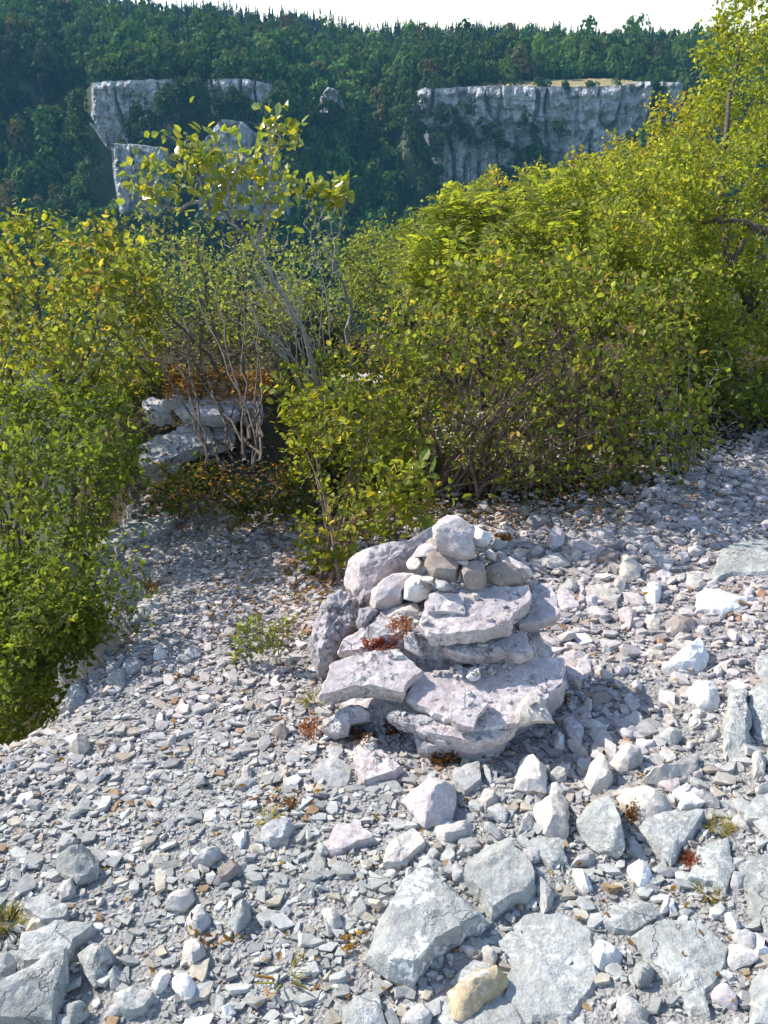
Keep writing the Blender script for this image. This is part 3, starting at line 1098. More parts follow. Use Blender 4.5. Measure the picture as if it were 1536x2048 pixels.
standing('M:300,390 320,290 400,240 490,215 640,200 740,120 760,200 680,280 600,330 500,385 430,450 420,520 380,500 340,440', 'big weathered boulder at the back of the mound by the bush', 2.62, th=0.3, mat='mound', front=0.06, lean=1.0, name='boulder', cat='boulder', group=None, res=0.01, amp=0.007, facets=3)
standing('M:180,830 140,700 160,600 230,450 300,420 360,470 400,600 330,640 280,720 260,790 220,840', 'rough grey boulder spotted with black lichen on the flank of the mound', 2.42, th=0.35, mat='flank', front=0.05, lean=1.1, name='boulder', cat='boulder', group=None, res=0.009, amp=0.012, facets=2)
standing('M:370,600 380,520 430,500 480,540 460,590 400,640', 'knobbly grey stone between the two boulders', 2.38, th=0.2, mat='flank', front=0.04, lean=0.9, name='rock', cat='rock', group=None, amp=0.007)
plated('M:280,740 300,680 400,620 480,575 560,590 520,680 420,720', 'slab under the red stonecrop', 0.195, slope=(0.1, 0.45), t=0.05, mat='mound', amp=0.006)
standing('M:600,720 595,650 640,640 690,750 650,760', 'small upright stone beside the red stonecrop', 2.24, th=0.05, mat='pink', front=0.015, lean=0.5, name='rock', cat='rock', group=None)
standing('M:890,860 905,820 945,815 965,850 930,875', 'small white chip on the crumbly ledge', 2.17, th=0.03, mat='white', front=0.012, name='rock', cat='rock', group=None)
standing('M:1125,1030 1150,980 1195,925 1235,915 1260,960 1320,1075 1230,1070 1140,1090', 'pyramid shaped beige stone standing on the broad cracked slab', 2.06, th=0.09, mat='beige', front=0.035, lean=0.7, name='rock', cat='rock', group=None, facets=3)
standing('M:170,1130 210,1080 280,1010 345,985 430,1000 440,1060 340,1080 330,1130 260,1150', 'pitted lichen covered rock under the jutting slab', 2.12, th=0.12, mat='flank', front=0.04, lean=0.9, name='rock', cat='rock', group=None, amp=0.008)
standing('M:350,1190 400,1130 440,1125 480,1190 470,1225 390,1215', 'pale peaked stone on the crumbling block', 2.06, th=0.06, mat='beige', front=0.025, lean=0.8, name='rock', cat='rock', group=None)
lying('M:345,1180 420,1210 560,1240 610,1300 560,1345 400,1392 370,1330', 'crumbling flat block with black cavities below the mound', 'mound', kind='slab', h=0.045, amp=0.007, facets=1)
lying('M:130,1320 200,1240 300,1250 350,1300 330,1390 180,1392', 'pale low rock beside the crumbling block', 'grey', kind='flush', h=0.02)

# ---------------------------------------------------------------- cairn stones
standing('M:735,185 735,130 765,95 800,55 850,60 885,95 930,130 925,190 938,245 945,285 860,290 780,272 755,230', 'large pale top stone crowning the cairn', 2.42, th=0.11, mat='pink', front=0.035, lean=0.55, facets=9, amp=0.003)
standing('M:920,235 930,120 985,150 1030,170 1000,215 960,240', 'white stone leaning behind the top stone of the cairn', 2.50, th=0.08, mat='white')
standing('M:635,270 660,240 725,208 760,225 775,268 700,272', 'pale wedge under the left side of the top stone', 2.45, th=0.1, mat='pink')
standing('M:605,300 640,275 690,272 690,320 640,335 610,330', 'small pale stone at the left end of the cairn course', 2.44, th=0.07, mat='beige')
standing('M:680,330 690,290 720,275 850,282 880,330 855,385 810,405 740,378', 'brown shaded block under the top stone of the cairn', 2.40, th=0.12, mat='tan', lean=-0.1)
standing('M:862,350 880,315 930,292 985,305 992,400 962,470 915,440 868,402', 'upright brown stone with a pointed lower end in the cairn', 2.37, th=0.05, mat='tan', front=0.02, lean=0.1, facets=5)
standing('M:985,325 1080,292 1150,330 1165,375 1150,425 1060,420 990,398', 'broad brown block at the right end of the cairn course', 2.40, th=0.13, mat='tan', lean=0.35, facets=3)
standing('M:1040,300 1090,268 1200,330 1215,365 1165,375 1090,330', 'pale flat stone on the broad brown block', 2.46, th=0.08, mat='pink', lean=1.0)
standing('M:980,290 990,240 1010,235 1040,262 1035,302', 'little tan chock stone right of the top stone', 2.45, th=0.05, mat='beige')
standing('M:840,292 900,282 912,308 880,318', 'thin cream chock under the top stone', 2.40, th=0.06, mat='beige', facets=1)
standing('M:945,300 950,262 985,280 985,310', 'thin upright chip filling the gap in the cairn', 2.42, th=0.04, mat='tan', facets=1)
standing('M:738,420 742,388 800,390 835,432 790,440', 'small grey stone on the cracked plate', 2.33, th=0.05, mat='grey')
standing('M:690,395 670,375 735,372 740,400', 'thin pale chip under the brown shaded block', 2.36, th=0.05, mat='beige', facets=1)

# ---------------------------------------------------------------- right hand scree (traced one by one)
lying('R:-15,540 10,500 70,465 160,470 170,510 110,545 30,565', 'dark smooth boulder half under the big bush', 'dark', name='boulder', cat='boulder', z=0.0)
lying('R:125,640 140,600 210,535 258,575 240,660 170,692', 'tall knobbly stone in the scree behind the cairn', 'pink', h=0.09)
lying('R:240,655 310,625 420,640 500,662 480,712 380,742 300,710', 'long pale slab tilted behind the cairn', 'pink', h=0.035)
lying('R:370,585 450,545 560,570 572,620 500,640 430,615', 'pale stone under the bush edge beside the long tilted slab', 'pink')
lying('R:430,800 450,740 490,690 580,692 605,740 560,800', 'tan angular stone touching a split pale stone', 'tan')
lying('R:580,760 600,735 645,728 735,805 728,865 640,912 600,862', 'split pale stone with a bright edge standing on end', 'beige', h=0.07)
lying('R:625,600 640,545 735,570 800,650 700,695 640,692', 'flat grey slab against the bush behind the split stone', 'grey', kind='slab')
lying('R:760,690 830,690 970,782 965,815 870,815 800,760', 'long grey slab pointing at the bedrock sheet', 'grey', kind='slab')
lying('R:755,940 790,885 862,910 852,1000 800,1042 770,1010', 'egg shaped white stone in a dark gap of the scree', 'white', h=0.07)
lying('R:1015,700 1060,650 1160,690 1110,742 1040,742', 'beige nub of rock beside the bedrock sheet', 'beige')
lying('R:585,1090 640,1058 712,1060 700,1150 632,1220', 'pentagonal pale stone with a shaded side', 'pink', h=0.06)
lying('R:1070,1080 1080,980 1200,990 1412,1030 1402,1062 1250,1115', 'long white wedge shaped slab', 'white', kind='slab', h=0.045)
lying('R:870,1155 930,1112 1092,1132 1072,1200 1000,1222 880,1212', 'shaded tan block below the white wedge', 'tan', h=0.07)
lying('R:180,975 250,950 352,1072 300,1092 230,1080', 'pointed lilac slab resting against the mound', 'pink', kind='slab', h=0.03)
lying('R:380,1055 420,1030 480,1050 562,1122 500,1162 400,1112', 'rosy tapering stone below the mound shoulder', 'pink')
lying('R:358,965 440,922 510,950 592,1022 580,1062 450,1022', 'ribbed cream stone lying across the scree', 'beige', kind='slab', h=0.03)
lying('R:860,1442 930,1372 1040,1330 1122,1270 1172,1340 1152,1422 1052,1490 900,1492', 'large rosy white block with a rough top', 'white', h=0.08, amp=0.005)
lying('R:980,1565 1090,1530 1190,1542 1252,1680 1210,1700 1132,1722 1050,1640', 'large white kite shaped block', 'white', h=0.07)
lying('R:235,1350 400,1360 442,1470 352,1522 262,1502', 'flat lilac plate beside the broad cracked slab', 'pink', kind='slab')
lying('R:232,1780 300,1750 372,1850 350,1962 270,1905', 'leaf shaped lilac plate below the pyramid stone', 'pink', kind='slab', h=0.035)
lying('R:172,1955 210,1830 250,1870 264,1960', 'white splinter standing by the leaf shaped plate', 'white', h=0.05)
lying('R:380,1815 470,1790 572,1902 560,1965 450,1925', 'long rounded cream stone among small chips', 'beige')
lying('R:535,1785 640,1762 672,1852 600,1872', 'flat square beige plate', 'beige', kind='slab', h=0.022)
lying('R:840,1885 920,1790 1002,1880 950,1932', 'blue grey four sided stone standing alone', 'cool', h=0.06)
lying('R:620,1652 660,1610 735,1692 680,1742', 'flat lilac rectangle of stone', 'pink', kind='slab', h=0.02)
lying('R:940,870 1000,832 1142,872 1152,932 1042,962', 'cream rock with a pitted face below the bedrock sheet', 'beige', amp=0.004)
lying('R:808,845 900,818 952,880 850,902', 'bumpy pale stone next to the cream pitted rock', 'pink')
lying('R:470,1592 520,1560 602,1602 580,1642', 'grey oblong stone among brown leaf litter', 'grey')
lying('R:720,1342 800,1310 912,1342 890,1392 760,1372', 'cream stone with a craggy edge above the rosy block', 'beige')
lying('R:730,1142 790,1120 862,1132 850,1202 800,1212', 'squarish cream stone next to the shaded tan block', 'beige', h=0.05)
lying('R:770,562 830,530 882,580 830,612', 'tan oval stone under the overhanging twigs', 'tan')
lying('R:1070,592 1120,562 1272,590 1200,612', 'low grey ridge of rock at the edge of the bedrock sheet', 'grey')
lying('R:1240,542 1330,490 1352,590 1300,612', 'grey upright block on the path to the bushes', 'grey')
lying('R:50,782 150,700 280,750 282,802 170,812', 'banded cream stone behind the cairn blocks', 'beige')
lying('R:570,1372 640,1350 682,1402 600,1422', 'small grey tile in the middle of the scree', 'grey', kind='slab', h=0.02)
lying('R:600,962 680,970 782,1042 770,1072 640,1042', 'thin lilac plate tucked under the egg shaped stone', 'pink', kind='slab', h=0.02)
lying('R:930,1225 945,1215 1000,1260 1105,1222 1112,1260 950,1312', 'dark notched stone above the rosy block', 'grey')
lying('R:1170,872 1230,700 1330,660 1480,620 1640,640 1640,870 1300,862 1200,902', 'broad grey sheet of bedrock reaching to the bushes', 'cool', kind='flush', name='bedrock', cat='bedrock', h=0.035)
lying('D:1215,760 1225,660 1330,640 1390,700 1360,800 1400,930 1370,1060 1420,1210 1400,1330 1290,1370 1240,1300 1190,1150 1180,1000 1210,880', 'knobbly grey rib of bedrock with a blunt lower end', 'cool', name='bedrock', cat='bedrock', h=0.10, amp=0.006)
lying('D:1395,720 1450,690 1700,640 1700,1180 1500,1150 1420,1100 1390,980 1360,860', 'smooth pale bedrock shelf at the edge of the picture', 'cool', kind='flush', name='bedrock', cat='bedrock', h=0.05)
lying('D:1400,1220 1460,1200 1530,1240 1500,1480 1430,1495', 'tall beige splinter standing against the bedrock rib', 'beige', h=0.06)
lying('D:1430,560 1440,470 1700,430 1700,660 1480,690', 'pale bedrock hump above the smooth shelf', 'cool', kind='flush', name='bedrock', cat='bedrock', h=0.04)

# ---------------------------------------------------------------- front right
lying('F:185,275 250,220 330,145 365,175 400,235 380,350 330,372 270,368', 'big lilac rock with a hooked top in front of the mound', 'pink', h=0.12, amp=0.004)
lying('F:370,170 480,158 482,222 420,262 385,220', 'five sided grey plate touching the hooked rock', 'grey', kind='slab', h=0.035)
lying('F:578,232 640,112 720,122 722,248 640,242', 'large pale block with a straight shaded side', 'beige', h=0.11)
lying('F:840,165 930,90 950,150 970,200 935,255 895,270', 'large beige block with a brown broken edge', 'beige', h=0.10)
lying('F:948,132 1020,65 1088,130 1000,178', 'rough cream block with a hollow in its top', 'beige', h=0.08, amp=0.004)
lying('F:1000,205 1100,212 1170,190 1230,165 1280,95 1300,130 1240,205 1100,232', 'long curved beige stone cradling small chips', 'beige', h=0.06)
lying('F:960,245 1060,228 1172,235 1192,330 1130,358 1060,345 1000,290', 'cream block with a bright top and grey end', 'beige', h=0.09)
lying('F:1195,285 1275,278 1282,302 1210,320', 'small white brick shaped stone', 'white', h=0.04)
lying('F:1195,245 1240,225 1305,240 1290,262 1205,268', 'grey brick shaped stone with a red edge', 'grey', h=0.04)
lying('F:665,300 720,270 790,250 805,300 800,418 720,400 690,385', 'steep faced beige stone with rounded shoulder', 'beige', h=0.09)
lying('F:612,400 640,330 668,310 685,385 640,395', 'thin grey flake beside the steep faced stone', 'grey', h=0.04)
lying('F:830,345 890,285 1000,285 1012,390 1005,472 900,440 845,400', 'big square grey boulder with a bright top edge', 'cool', h=0.15, name='boulder', cat='boulder', amp=0.004)
lying('F:1050,382 1150,352 1310,340 1255,420 1182,518 1110,460', 'triangular flat slab beside the grass tuft', 'cool', kind='slab', h=0.05)
lying('F:115,545 130,450 240,400 278,452 150,552', 'bright cream plate with a curved edge', 'beige', kind='slab', h=0.035)
lying('F:295,382 440,345 466,400 400,420 305,452', 'long pale stone with a blunt end', 'beige', h=0.05)
lying('F:390,480 420,430 480,425 440,480', 'small grey plate beside the blunt ended stone', 'grey', kind='slab', h=0.02)
lying('F:625,440 700,432 775,435 800,510 760,545 690,500', 'low grey rock tongue behind the big lichen slab', 'cool', kind='slab', h=0.03)
lying('F:810,545 850,528 908,600 862,622', 'white pointed stone in the pebbles', 'white', h=0.045)
lying('F:1010,525 1100,490 1115,605 1062,602', 'pale triangular stone in the pebbles', 'white', h=0.05)
lying('F:1230,585 1270,472 1390,432 1412,560 1380,640 1330,605', 'smooth grey hump of bedrock by the lower grass tuft', 'cool', kind='flush', name='bedrock', cat='bedrock', h=0.06)
lying('F:1440,335 1480,280 1640,230 1640,375 1450,372', 'grey bedrock bench beyond the upper grass tuft', 'cool', kind='flush', name='bedrock', cat='bedrock', h=0.05)
lying('F:1420,540 1480,490 1640,450 1640,800 1540,790 1470,690', 'wide grey bedrock slope below the grass tufts', 'cool', kind='flush', name='bedrock', cat='bedrock', h=0.05)
lying('F:1470,960 1540,880 1640,880 1640,1140 1465,1140', 'grey bedrock corner below the wide slope', 'cool', kind='flush', name='bedrock', cat='bedrock', h=0.05)
lying('F:60,870 90,790 200,600 260,560 345,545 400,570 410,600 492,680 500,735 330,832 235,952 150,930', 'big flat slab with white lichen and a shaded front edge', 'lichen', kind='slab', h=0.075, name='rock_slab', cat='rock slab')
lying('F:410,575 450,490 515,448 590,432 600,480 665,520 692,645 600,655 520,705 490,660', 'grey slab with a broken corner behind the lichen slab', 'cool', kind='slab', h=0.055, name='rock_slab', cat='rock slab')
lying('F:660,520 700,545 740,600 768,668 700,690 690,620', 'ribbed grey wedge with dark grooves', 'grey', h=0.04)
lying('F:530,800 600,745 640,700 780,688 895,750 905,850 925,950 820,1090 660,1100 560,1010 590,900', 'wide pitted slab level with the gravel', 'cool', kind='flush', name='rock_slab', cat='rock slab', h=0.035)
lying('F:300,1099 330,985 440,860 540,880 570,1000 650,1099 640,1160 290,1160', 'half buried grey slab under the golden rock', 'cool', kind='flush', name='rock_slab', cat='rock slab', h=0.025)
lying('F:908,735 1000,660 1090,668 1165,712 1040,785 960,770', 'rounded back of grey bedrock above the brown stained slab', 'cool', kind='flush', name='bedrock', cat='bedrock', h=0.05)
lying('F:1015,790 1130,722 1280,720 1400,830 1370,930 1300,1005 1330,1100 1250,1080 1200,990 1100,880', 'brown stained slab running to the lower edge', 'cool', kind='flush', name='rock_slab', cat='rock slab', h=0.045)
lying('F:358,985 400,950 480,930 582,893 586,955 500,1020 420,1088 376,1076', 'golden brown rock lying on the half buried slab', 'gold', h=0.075, facets=3)
lying('F:876,850 912,782 940,800 1005,830 1008,880 922,902', 'bright white stone between the two pitted slabs', 'white', h=0.05)
lying('F:1030,900 1050,860 1115,890 1122,940 1060,970', 'blue grey stone beside the brown stained slab', 'cool', h=0.05)
lying('F:455,815 490,797 545,850 530,885 495,860', 'cream finger of rock above the golden rock', 'beige', h=0.045)
lying('F:555,860 565,825 580,850 578,895', 'small shaded chip beside the cream finger', 'grey', h=0.03)
lying('F:975,1030 1010,990 1100,1060 1080,1110 980,1110', 'pale block at the lower edge below the blue grey stone', 'grey', h=0.05)
lying('F:1160,640 1185,625 1200,690 1175,705', 'slim white chip above the brown stained slab', 'white', h=0.03)
lying('F:1370,700 1400,685 1440,740 1410,765', 'white double pointed stone beside the wide slope', 'white', h=0.04)
lying('F:1475,830 1520,805 1550,850 1500,870', 'white chip at the lip of the wide slope', 'white', h=0.035)
lying('F:470,270 500,230 560,255 545,300 490,320', 'knobbly pale stone between the hooked rock and the pale block', 'beige', h=0.05)
lying('F:725,160 780,130 805,165 790,210 730,215', 'shaded grey block behind the steep faced stone', 'grey', h=0.05)
lying('F:480,150 500,142 530,215 505,225', 'thin upright splinter beside the five sided plate', 'grey', h=0.04)
lying('F:700,250 760,205 825,225 825,270 760,262', 'sharp grey flake lying on the steep faced stone', 'grey', h=0.03)

# ---------------------------------------------------------------- front left
lying('L:205,440 330,388 402,430 392,500 312,532 220,492', 'dark grey lump with a shaded hollow under its edge', 'cool', h=0.08, amp=0.005)
lying('L:228,548 300,518 312,580 240,602', 'grey wedge under the dark grey lump', 'grey', h=0.04)
lying('L:90,645 180,580 282,650 270,690 180,702', 'grey ledge above the ochre stone', 'cool', kind='slab', h=0.03)
lying('L:80,735 110,700 150,672 192,690 180,715 110,745', 'ochre stone beside the green grass tuft', 'gold', h=0.04)
lying('L:20,830 60,780 250,712 390,720 300,790 290,832 190,872 100,880', 'pale blue grey slab in the front corner', 'cool', kind='slab', h=0.045, name='rock_slab', cat='rock slab')
lying('L:-60,1060 0,1010 140,930 280,828 275,900 235,1110 -60,1120', 'large blue grey slab with a straight dark side', 'cool', kind='slab', h=0.09, name='rock_slab', cat='rock slab')
lying('L:310,822 400,768 495,800 432,880 380,952 330,882', 'blue grey block with a black gap beneath', 'cool', h=0.07)
lying('L:-60,860 0,850 60,890 30,960 -60,990', 'rounded blue grey rock by a dark hole', 'cool', h=0.07)
lying('L:640,632 710,552 772,545 782,600 740,642', 'cream stone with a sunlit peak', 'beige', h=0.055)
lying('L:722,680 800,605 852,690 800,732', 'grey triangular stone below the sunlit peak', 'grey', h=0.05)
lying('L:898,690 1000,590 1018,660 940,742', 'tall blue grey blade of stone', 'cool', h=0.06)
lying('L:712,850 740,770 800,752 828,820 770,862', 'cream block with a shaded underside', 'beige', h=0.06)
lying('L:672,940 730,860 792,920 762,1022 710,972', 'white folded stone near the lower edge', 'white', h=0.05)
lying('L:1288,640 1350,630 1372,712 1310,732', 'squat cream block beside dry leaves', 'beige', h=0.05)
lying('L:768,465 800,400 870,378 892,420 830,468', 'rounded lilac grey stone', 'grey', h=0.06)
lying('L:852,535 910,450 972,440 960,490 870,548', 'brownish slanting stone below the rounded one', 'tan', h=0.05)
lying('L:592,945 640,880 692,888 660,962 620,982', 'half white half grey stone', 'white', h=0.045)
lying('L:928,345 985,312 988,362 960,396', 'bright white chip in the middle of the gravel', 'white', h=0.03)
lying('L:1040,340 1130,290 1192,310 1130,372 1060,402', 'low lilac rock in front of the crumbling block', 'grey', kind='slab', h=0.04)
lying('L:438,1000 500,958 622,990 580,1052 470,1082', 'flat blue grey stone at the lower edge', 'cool', kind='slab', h=0.035)
lying('L:1365,1060 1470,990 1540,1000 1560,1140 1370,1140', 'smooth grey slab under the half buried one', 'cool', kind='slab', h=0.035, name='rock_slab', cat='rock slab')
lying('L:248,1025 330,1000 372,1060 280,1110', 'square grey stone beside the large dark sided slab', 'cool', h=0.05)
lying('L:868,1045 930,1010 946,1052 882,1072', 'bright white chip at the lower edge', 'white', h=0.03)
lying('L:425,900 455,860 490,880 480,950 440,965', 'long narrow blue grey stone', 'cool', h=0.04)
lying('L:1270,400 1340,320 1440,320 1500,370 1400,400 1340,430', 'broad lilac plate below the crumbling block', 'pink', kind='slab', h=0.03)
lying('L:1180,595 1230,550 1270,560 1250,610', 'beige ridge stone in the gravel', 'beige', h=0.035)
lying('L:820,275 850,255 880,265 875,295 840,290', 'white flat chip beside the brown leaves', 'white', h=0.02)
lying('L:980,60 1005,70 1010,110 970,125 955,90', 'pale knob in the scree left of the mound', 'beige', h=0.04)
lying('E:330,1180 395,1120 440,1175 400,1215 345,1205', 'cream stone with a bright tip near the cliff edge', 'beige', h=0.06)
lying('E:1300,1115 1340,1080 1390,1100 1370,1140', 'dark oval stone beside the pink stonecrop', 'tan', h=0.05)

# ---------------------------------------------------------------- cliff edge and back ledges
plated('E:440,250 480,170 600,110 760,88 860,90 800,150 740,185 640,195 560,215', 'smooth pale slab lying over the cliff edge', 0.01, slope=(0.0, 0.05), t=0.12, mat='cool', amp=0.006, res=0.012)
lying('E:590,590 640,520 760,480 870,500 800,540 700,570 640,600', 'grey rib of bedrock at the cliff edge by the small shrub', 'cool', h=0.06)
lying('E:500,850 560,800 620,830 600,880 530,890', 'blue grey block on the lip of the cliff', 'cool', h=0.05)
lying('E:310,960 330,900 400,880 440,960 400,1010 330,1020', 'cracked grey block on the lip of the cliff beside the cream stone', 'cool', h=0.08)
lying('E:730,760 755,705 810,740 790,760', 'white triangular stone near the cliff edge', 'white', h=0.045)
lying('E:880,740 900,700 965,710 960,750 900,755', 'shaded oval stone near the green sprig', 'grey', h=0.05)
lying('E:570,820 640,760 700,770 690,800 620,840', 'long pale stone pointing over the cliff edge', 'grey', h=0.05)
LG = dict(mat='ledge', res=0.012, amp=0.010, undercut=0.12, facets=2)
plated('B:60,700 130,650 250,610 330,585 450,590 600,600 640,640 500,690 380,700 290,740 200,790 110,810 60,780', 'long weathered ledge slab behind the bare twigs', 0.25, slope=(0.12, 0.35), t=0.04, **LG)
plated('B:80,770 160,740 290,735 330,760 260,830 150,850 90,840', 'drooping outer end of the long weathered ledge', 0.19, slope=(0.1, 0.5), t=0.05, **LG)
plated('B:270,600 330,555 450,540 560,550 620,565 630,600 450,600', 'middle ledge slab flecked with black lichen', 0.30, slope=(0.05, 0.3), t=0.035, **LG)
plated('B:340,550 420,515 540,500 620,510 620,555 480,560', 'short ledge slab between the middle and upper ledges', 0.33, slope=(0.05, 0.3), t=0.03, **LG)
plated('B:90,440 190,405 260,430 260,480 180,500 120,490', 'pale lichen crusted block at the outer end of the upper ledge', 0.37, slope=(0.05, 0.3), t=0.06, **LG)
plated('B:250,440 360,425 480,450 620,440 660,470 600,520 420,520 300,500', 'upper ledge slab below the orange leaf litter', 0.38, slope=(0.05, 0.25), t=0.04, **LG)
plated('B:200,440 260,380 330,330 450,310 560,330 760,360 760,455 600,445 400,430', 'top ledge carrying the orange leaf litter', 0.42, slope=(0, 0.2), t=0.03, mat='ledge', res=0.012, amp=0.010)
plated('B:70,850 160,830 300,800 390,790 300,840 120,870', 'lowest ledge slab in shade above the ground ivy', 0.12, slope=(0, 0.3), t=0.05, **LG)
plated('B:690,740 780,700 950,705 920,760 830,780 740,770', 'pale flat stone among the stems of the low bush', 0.14, slope=(0, 0.25), t=0.05, mat='ledge', res=0.012, amp=0.006)
plated('B:1170,290 1290,265 1440,275 1450,330 1320,345 1200,330', 'pale stone far back between the grey stems', 0.36, slope=(0, 0.2), t=0.08, mat='pink', res=0.014, amp=0.006)
plated('B:620,450 700,430 770,440 760,490 650,490', 'grey knob at the end of the ledge slabs', 0.36, slope=(0, 0.3), t=0.09, mat='ledge', res=0.012, amp=0.006)


# ---------------------------------------------------------------- loose scree
def chip_templates(n, npts, dims, seed):
    rng = np.random.default_rng(seed)
    out = []
    for k in range(n):
        m = rng.integers(4, 7)
        an = np.sort(rng.uniform(0, 6.28, m)) * 0.5 + np.arange(m) / m * 6.28 * 0.5 + np.arange(m) / m * 3.14
        rr = rng.uniform(0.65, 1.15, m)
        top = np.stack([np.cos(an) * rr, np.sin(an) * rr, rng.uniform(0.45, 1.0, m)], 1)
        low = np.stack([np.cos(an + .2) * rr * rng.uniform(0.7, 1.1, m), np.sin(an + .2) * rr * rng.uniform(0.7, 1.1, m), -rng.uniform(0.4, 1.0, m)], 1)
        top[:, :2] *= rng.uniform(0.7, 1.0)
        p = np.vstack([top, low])
        p *= np.array(dims) * np.array([1, rng.uniform(0.75, 1.2), rng.uniform(0.6, 1.4)])
        bm = bmesh.new()
        for q in p:
            bm.verts.new(q)
        bmesh.ops.convex_hull(bm, input=bm.verts)
        bmesh.ops.delete(bm, geom=[v for v in bm.verts if not v.link_faces], context='VERTS')
        bm.verts.index_update()
        bmesh.ops.triangulate(bm, faces=bm.faces)
        v = np.array([x.co[:] for x in bm.verts])
        f = np.array([[x.index for x in fc.verts] for fc in bm.faces])
        bm.free()
        out.append((v, f))
    return out


def rot_mats(rz, tilt, ta):
    cz, sz = np.cos(rz), np.sin(rz)
    z = np.zeros_like(rz)
    o = np.ones_like(rz)
    Rz = np.stack([np.stack([cz, -sz, z], 1), np.stack([sz, cz, z], 1), np.stack([z, z, o], 1)], 1)
    ax = np.stack([np.cos(ta), np.sin(ta), z], 1)
    c, s = np.cos(tilt), np.sin(tilt)
    K = np.zeros((len(rz), 3, 3))
    K[:, 0, 1], K[:, 0, 2] = -ax[:, 2], ax[:, 1]
    K[:, 1, 0], K[:, 1, 2] = ax[:, 2], -ax[:, 0]
    K[:, 2, 0], K[:, 2, 1] = -ax[:, 1], ax[:, 0]
    Rt = np.eye(3)[None] + s[:, None, None] * K + (1 - c)[:, None, None] * (K @ K)
    return Rt @ Rz


def in_flat(x, y):
    r = np.zeros(len(x), bool)
    for p in FLAT:
        r |= in_poly(x, y, p)
    return r


def scatter_xy(n, rng, x0=-2.3, x1=3.2, y0=0.95, y1=4.9):
    x = rng.uniform(x0, x1, n)
    y = rng.uniform(y0, y1, n)
    u = 768 + F_PX * x / (y * CP + CAM_Z * SP)
    k = in_poly(x, y, EDGE) & (u > -80) & (u < 1640) & ~((x < 0.1) & (y > 3.75))
    return x[k], y[k]


def gravel():
    rng = np.random.default_rng(77)
    tpl = chip_templates(40, 9, (1.15, 0.74, 0.27), 9)
    V, Fc, C = [], [], []
    off = 0
    for (n, smin, smax, lift) in ((110000, 0.004, 0.009, 0.15), (64000, 0.008, 0.016, 0.25), (15000, 0.016, 0.030, 0.25), (5200, 0.024, 0.042, 0.22)):
        x, y = scatter_xy(n, rng)
        pn = np.stack([x, y, 0 * x], 1)
        fl = in_flat(x, y)
        keep = ~fl | ((rng.uniform(size=len(x)) < 0.2) & (noise(pn * 7) > 0.0))
        # smaller debris on the right, chips of one size on the left
        nn = noise(pn * 3.1 + 9)
        keep &= rng.uniform(size=len(x)) < np.clip(0.85 + 0.8 * nn, 0.4, 1)
        if smin > 0.02:
            keep &= (x > 0.22) & (y > 1.75) & ~((x < 0.5) & (y < 2.7))
        keep &= (rng.uniform(size=len(x)) > 0.8 * smooth(0.0, 0.3, y - front_y(x) + 0.15 * nn))
        x, y = x[keep], y[keep]
        n = len(x)
        s = rng.uniform(0, 1, n) ** 1.6 * (smax - smin) + smin
        z = gz(x, y) + s * lift
        rm = rot_mats(rng.uniform(0, 6.28, n), np.abs(rng.normal(0, 0.27, n)), rng.uniform(0, 6.28, n))
        base = np.stack([np.ones(n)] * 3, 1) * rng.uniform(0.7, 1.15, n)[:, None]
        base *= np.array([0.96, 1.0, 0.98])[None] + np.array([0.09, -0.01, 0.02])[None] * smooth(1.6, 2.6, y + 0.3 * nn[keep])[:, None]
        k = rng.uniform(size=n)
        base[k < 0.09] *= (1.35, 1.34, 1.32)
        base[(k > 0.12) & (k < 0.24)] *= (1.02, 0.92, 0.8)
        base[(k > 0.24) & (k < 0.4)] *= (0.78, 0.79, 0.82)
        base[(k > 0.4) & (k < 0.43)] *= (0.75, 0.5, 0.32)
        ti = rng.integers(0, len(tpl), n)
        for t in range(len(tpl)):
            w = np.where(ti == t)[0]
            if not len(w):
                continue
            tv, tf = tpl[t]
            vv = np.einsum('nij,kj->nki', rm[w], tv) * s[w][:, None, None]
            vv = vv + np.stack([x[w], y[w], z[w]], 1)[:, None, :]
            V.append(vv.reshape(-1, 3))
            ff = tf[None] + (np.arange(len(w)) * len(tv))[:, None, None] + off
            Fc.append(ff.reshape(-1, 3))
            C.append(np.repeat(base[w], len(tv), 0))
            off += len(w) * len(tv)
    o = link('gravel', mesh_np('gravel', np.vstack(V), np.vstack(Fc), M['chips'], np.vstack(C)))
    tag(o, 'loose angular limestone gravel covering the ledge', 'gravel', kind='stuff')


gravel()


